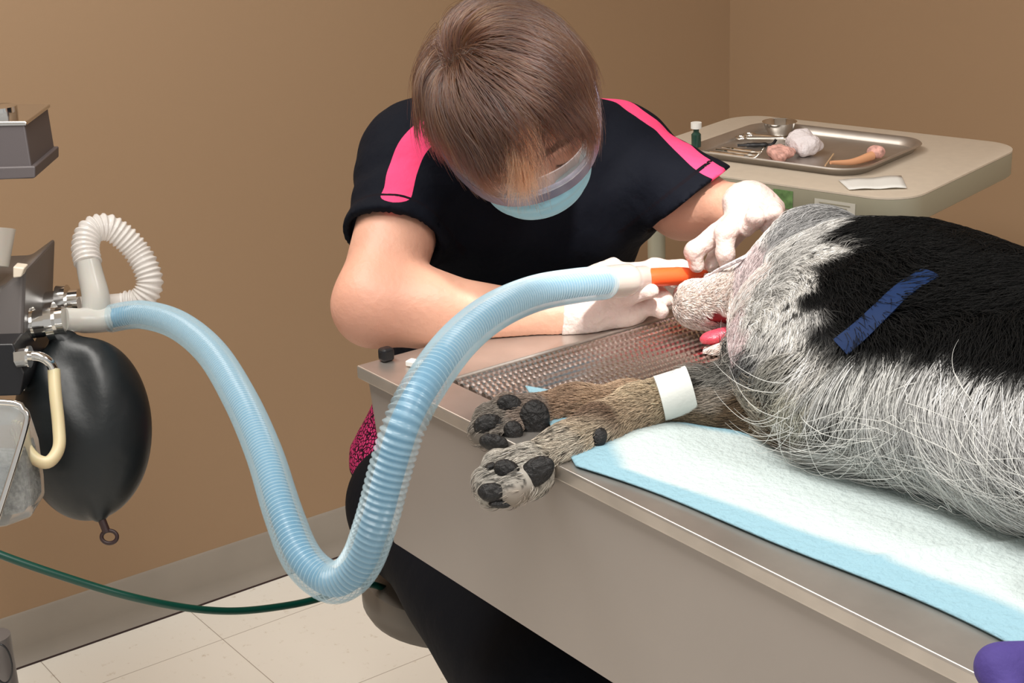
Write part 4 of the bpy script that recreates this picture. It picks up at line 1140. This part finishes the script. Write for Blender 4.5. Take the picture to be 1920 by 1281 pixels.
# pads first, so no fur grows over them
PADS = [(1002, 886, 1.508, .019, .013, -35), (952, 884, 1.504, .013, .0095, 20), (926, 925, 1.487, .0150, .0095, 10), (1122, 822, 1.566, .008, .011, 20), (940, 944, 1.487, .012, .004, 0), (920, 878, 1.512, .006, .004, -30),
        (1002, 785, 1.612, .0155, .019, 0), (956, 762, 1.606, .0130, .0105, 15), (916, 800, 1.597, .0150, .0115, -10), (926, 830, 1.588, .0150, .0085, 10), (965, 820, 1.600, .010, .012, 0)]
padc = []
for x_, y_, D_, ra, rb, rot in PADS:
    a_ = math.radians(rot); A_ = np.array([RX * math.cos(a_) - UX * math.sin(a_), FX, RX * math.sin(a_) + UX * math.cos(a_)])
    pc = hit(DOG, x_, y_, 1.3, 2.2); padc.append((pc, max(ra, rb)))
    Body([('+', 0.0, ('e', pc, (ra, 0.0065, rb), A_))], lambda P: 0.0006 * vnoise(P, 500, 1)).build('paw_pad', M['pad'], dg, 0.0018)


def fw(P):
    wt = np.ones(len(P))
    for pc, r in padc: wt[np.linalg.norm(P - pc, axis=1) < r * 0.7] = 0.02
    ta = at(1265, 737, 1.62); wt[(np.linalg.norm(P - ta, axis=1) < 0.026)] = 0.0
    mo = at(1345, 617, 1.80); wt[np.linalg.norm(P - mo, axis=1) < 0.022] = 0.0
    z_ = (P - CAM) @ FX; vx = 960 + FPX * ((P - CAM) @ RX) / z_
    wt *= np.where(P[:, 0] > -0.70, 0.35, 1.0)
    wt *= np.where(P[:, 2] < TZ + 0.004, 0.05, 1.0)
    L_ = coat(P)[1]; wt *= np.where(L_ < 0.0145, 3.0, np.where(L_ < 0.026, 1.4, 1.0))
    return wt


roots = sample_surface(V, F, 135000, fw)
col, L_, sp_ = coat(roots)
fdf = blend_field(list(zip(fpos, fdir)), 0.018)
L_ = L_ * (0.75 + 0.5 * rng.random(len(L_)))
tip = rng.random((len(L_), 1))
col = np.clip(col * (1 + 0.36 * rng.normal(size=(len(L_), 1))) + (L_ > 0.035)[:, None] * (col.mean(1) > 0.2)[:, None] * (tip > 0.8) * 0.15, 0.003, 0.85)
M['fur'] = attr_mat('dog_fur', 'col', 0.6, spec=0.15)
long_ = L_ > 0.020
for sel, nm, ns_, of in ((long_, 'long_fur', 9, 0.012), (~long_, 'short_fur', 4, 0.003)):
    r_ = roots[sel]
    strands('fur', dg, r_, fdf, DOG, L_[sel], ns_, 0.45, 0.001 + of * rng.random(len(r_)), np.where(L_[sel] > 0.02, 0.00034, 0.00026), col[sel], M['fur'], grav=0.12, jitter=0.16 if nm == 'long_fur' else 0.10, floor_z=TZ + 0.008 if nm == 'long_fur' else None)
wr = sample_surface(V, F, 420, lambda P: np.where((coat(P)[0].mean(1) > 0.35) & (coat(P)[1] > 0.03) & (P[:, 2] > 0.95) & (P[:, 2] < 1.055) & (P[:, 0] < -0.74), 1.0, 1e-9))
wr = wr[(coat(wr)[0].mean(1) > 0.40) & (np.min(((wr[:, None] - fpos[None, fcol.mean(1) < 0.05]) ** 2).sum(2), 1) > 0.045 ** 2)]
strands('fur', dg, wr, fdf, DOG, 0.08 + 0.05 * rng.random(len(wr)), 12, 0.6, 0.012 + 0.010 * rng.random(len(wr)), 0.00034, np.tile((0.70, 0.70, 0.67), (len(wr), 1)), M['fur'], grav=0.1, jitter=0.32, floor_z=TZ + 0.009)
o = MB()
# nose, tongue, gums
Body([e(at(1276, 556, 1.853), (0.009, 0.012, 0.0125), HD, 0.01)], lambda P: 0.0005 * vnoise(P, 700, 3)).build('nose', M['nose'], dg, 0.0015)
Body([e(at(1356, 626, 1.812), (0.022, 0.018, 0.0075), np.array([idir(1, -.25), FX, idir(-.25, -1)]), 0.008), e(at(1334, 636, 1.805), (0.013, 0.014, 0.0055), HD, 0.010), ('-', 0.004, ('c', at(1355, 618, 1.79), at(1325, 630, 1.785), 0.004, 0.003))], lambda P: 0.0008 * vnoise(P, 300, 3)).build('tongue', M['tongue'], dg, 0.002)
# tape cuff on the near foreleg
ta, tb_ = at(1236, 748, 1.605), at(1296, 732, 1.605); mb = MB(); mb.tube(spline([ta, (ta + tb_) / 2, tb_], 8), [0.0235, 0.0236, 0.0238, 0.0240, 0.0242, 0.0246, 0.0250, 0.0256], 30)
tag(mb.build('leg_tape', M['tape']), 'white tape cuff wrapped round the front leg lying on top', 'tape')
# collar seen through the black fur
q = spline([at(1585, 655, 1.545), at(1625, 622, 1.535), at(1665, 588, 1.53), (at(1705, 558, 1.535)), at(1745, 530, 1.56)], 30)
cq = np.array([hit(DOG, *p) + 0 for p in [(1580, 658), (1620, 628), (1660, 592), (1700, 556), (1745, 525)]]); cq = spline(cq, 30)
gN = DOG.grad(cq); tn = np.gradient(cq, axis=0); tn /= np.linalg.norm(tn, axis=1)[:, None]; bn = np.cross(tn, gN); bn /= np.linalg.norm(bn, axis=1)[:, None]
mb = MB(); loft(mb, [np.array([cq[i] + gN[i] * 0.0075 - bn[i] * 0.011, cq[i] + gN[i] * 0.009 - bn[i] * 0.004, cq[i] + gN[i] * 0.009 + bn[i] * 0.004, cq[i] + gN[i] * 0.0075 + bn[i] * 0.011, cq[i] + gN[i] * 0.005 + bn[i] * 0.010, cq[i] + gN[i] * 0.005 - bn[i] * 0.010]) for i in range(30)])
tag(mb.build('dog_collar', M['collar'], angle=60), 'blue collar band showing through the black neck fur', 'collar')
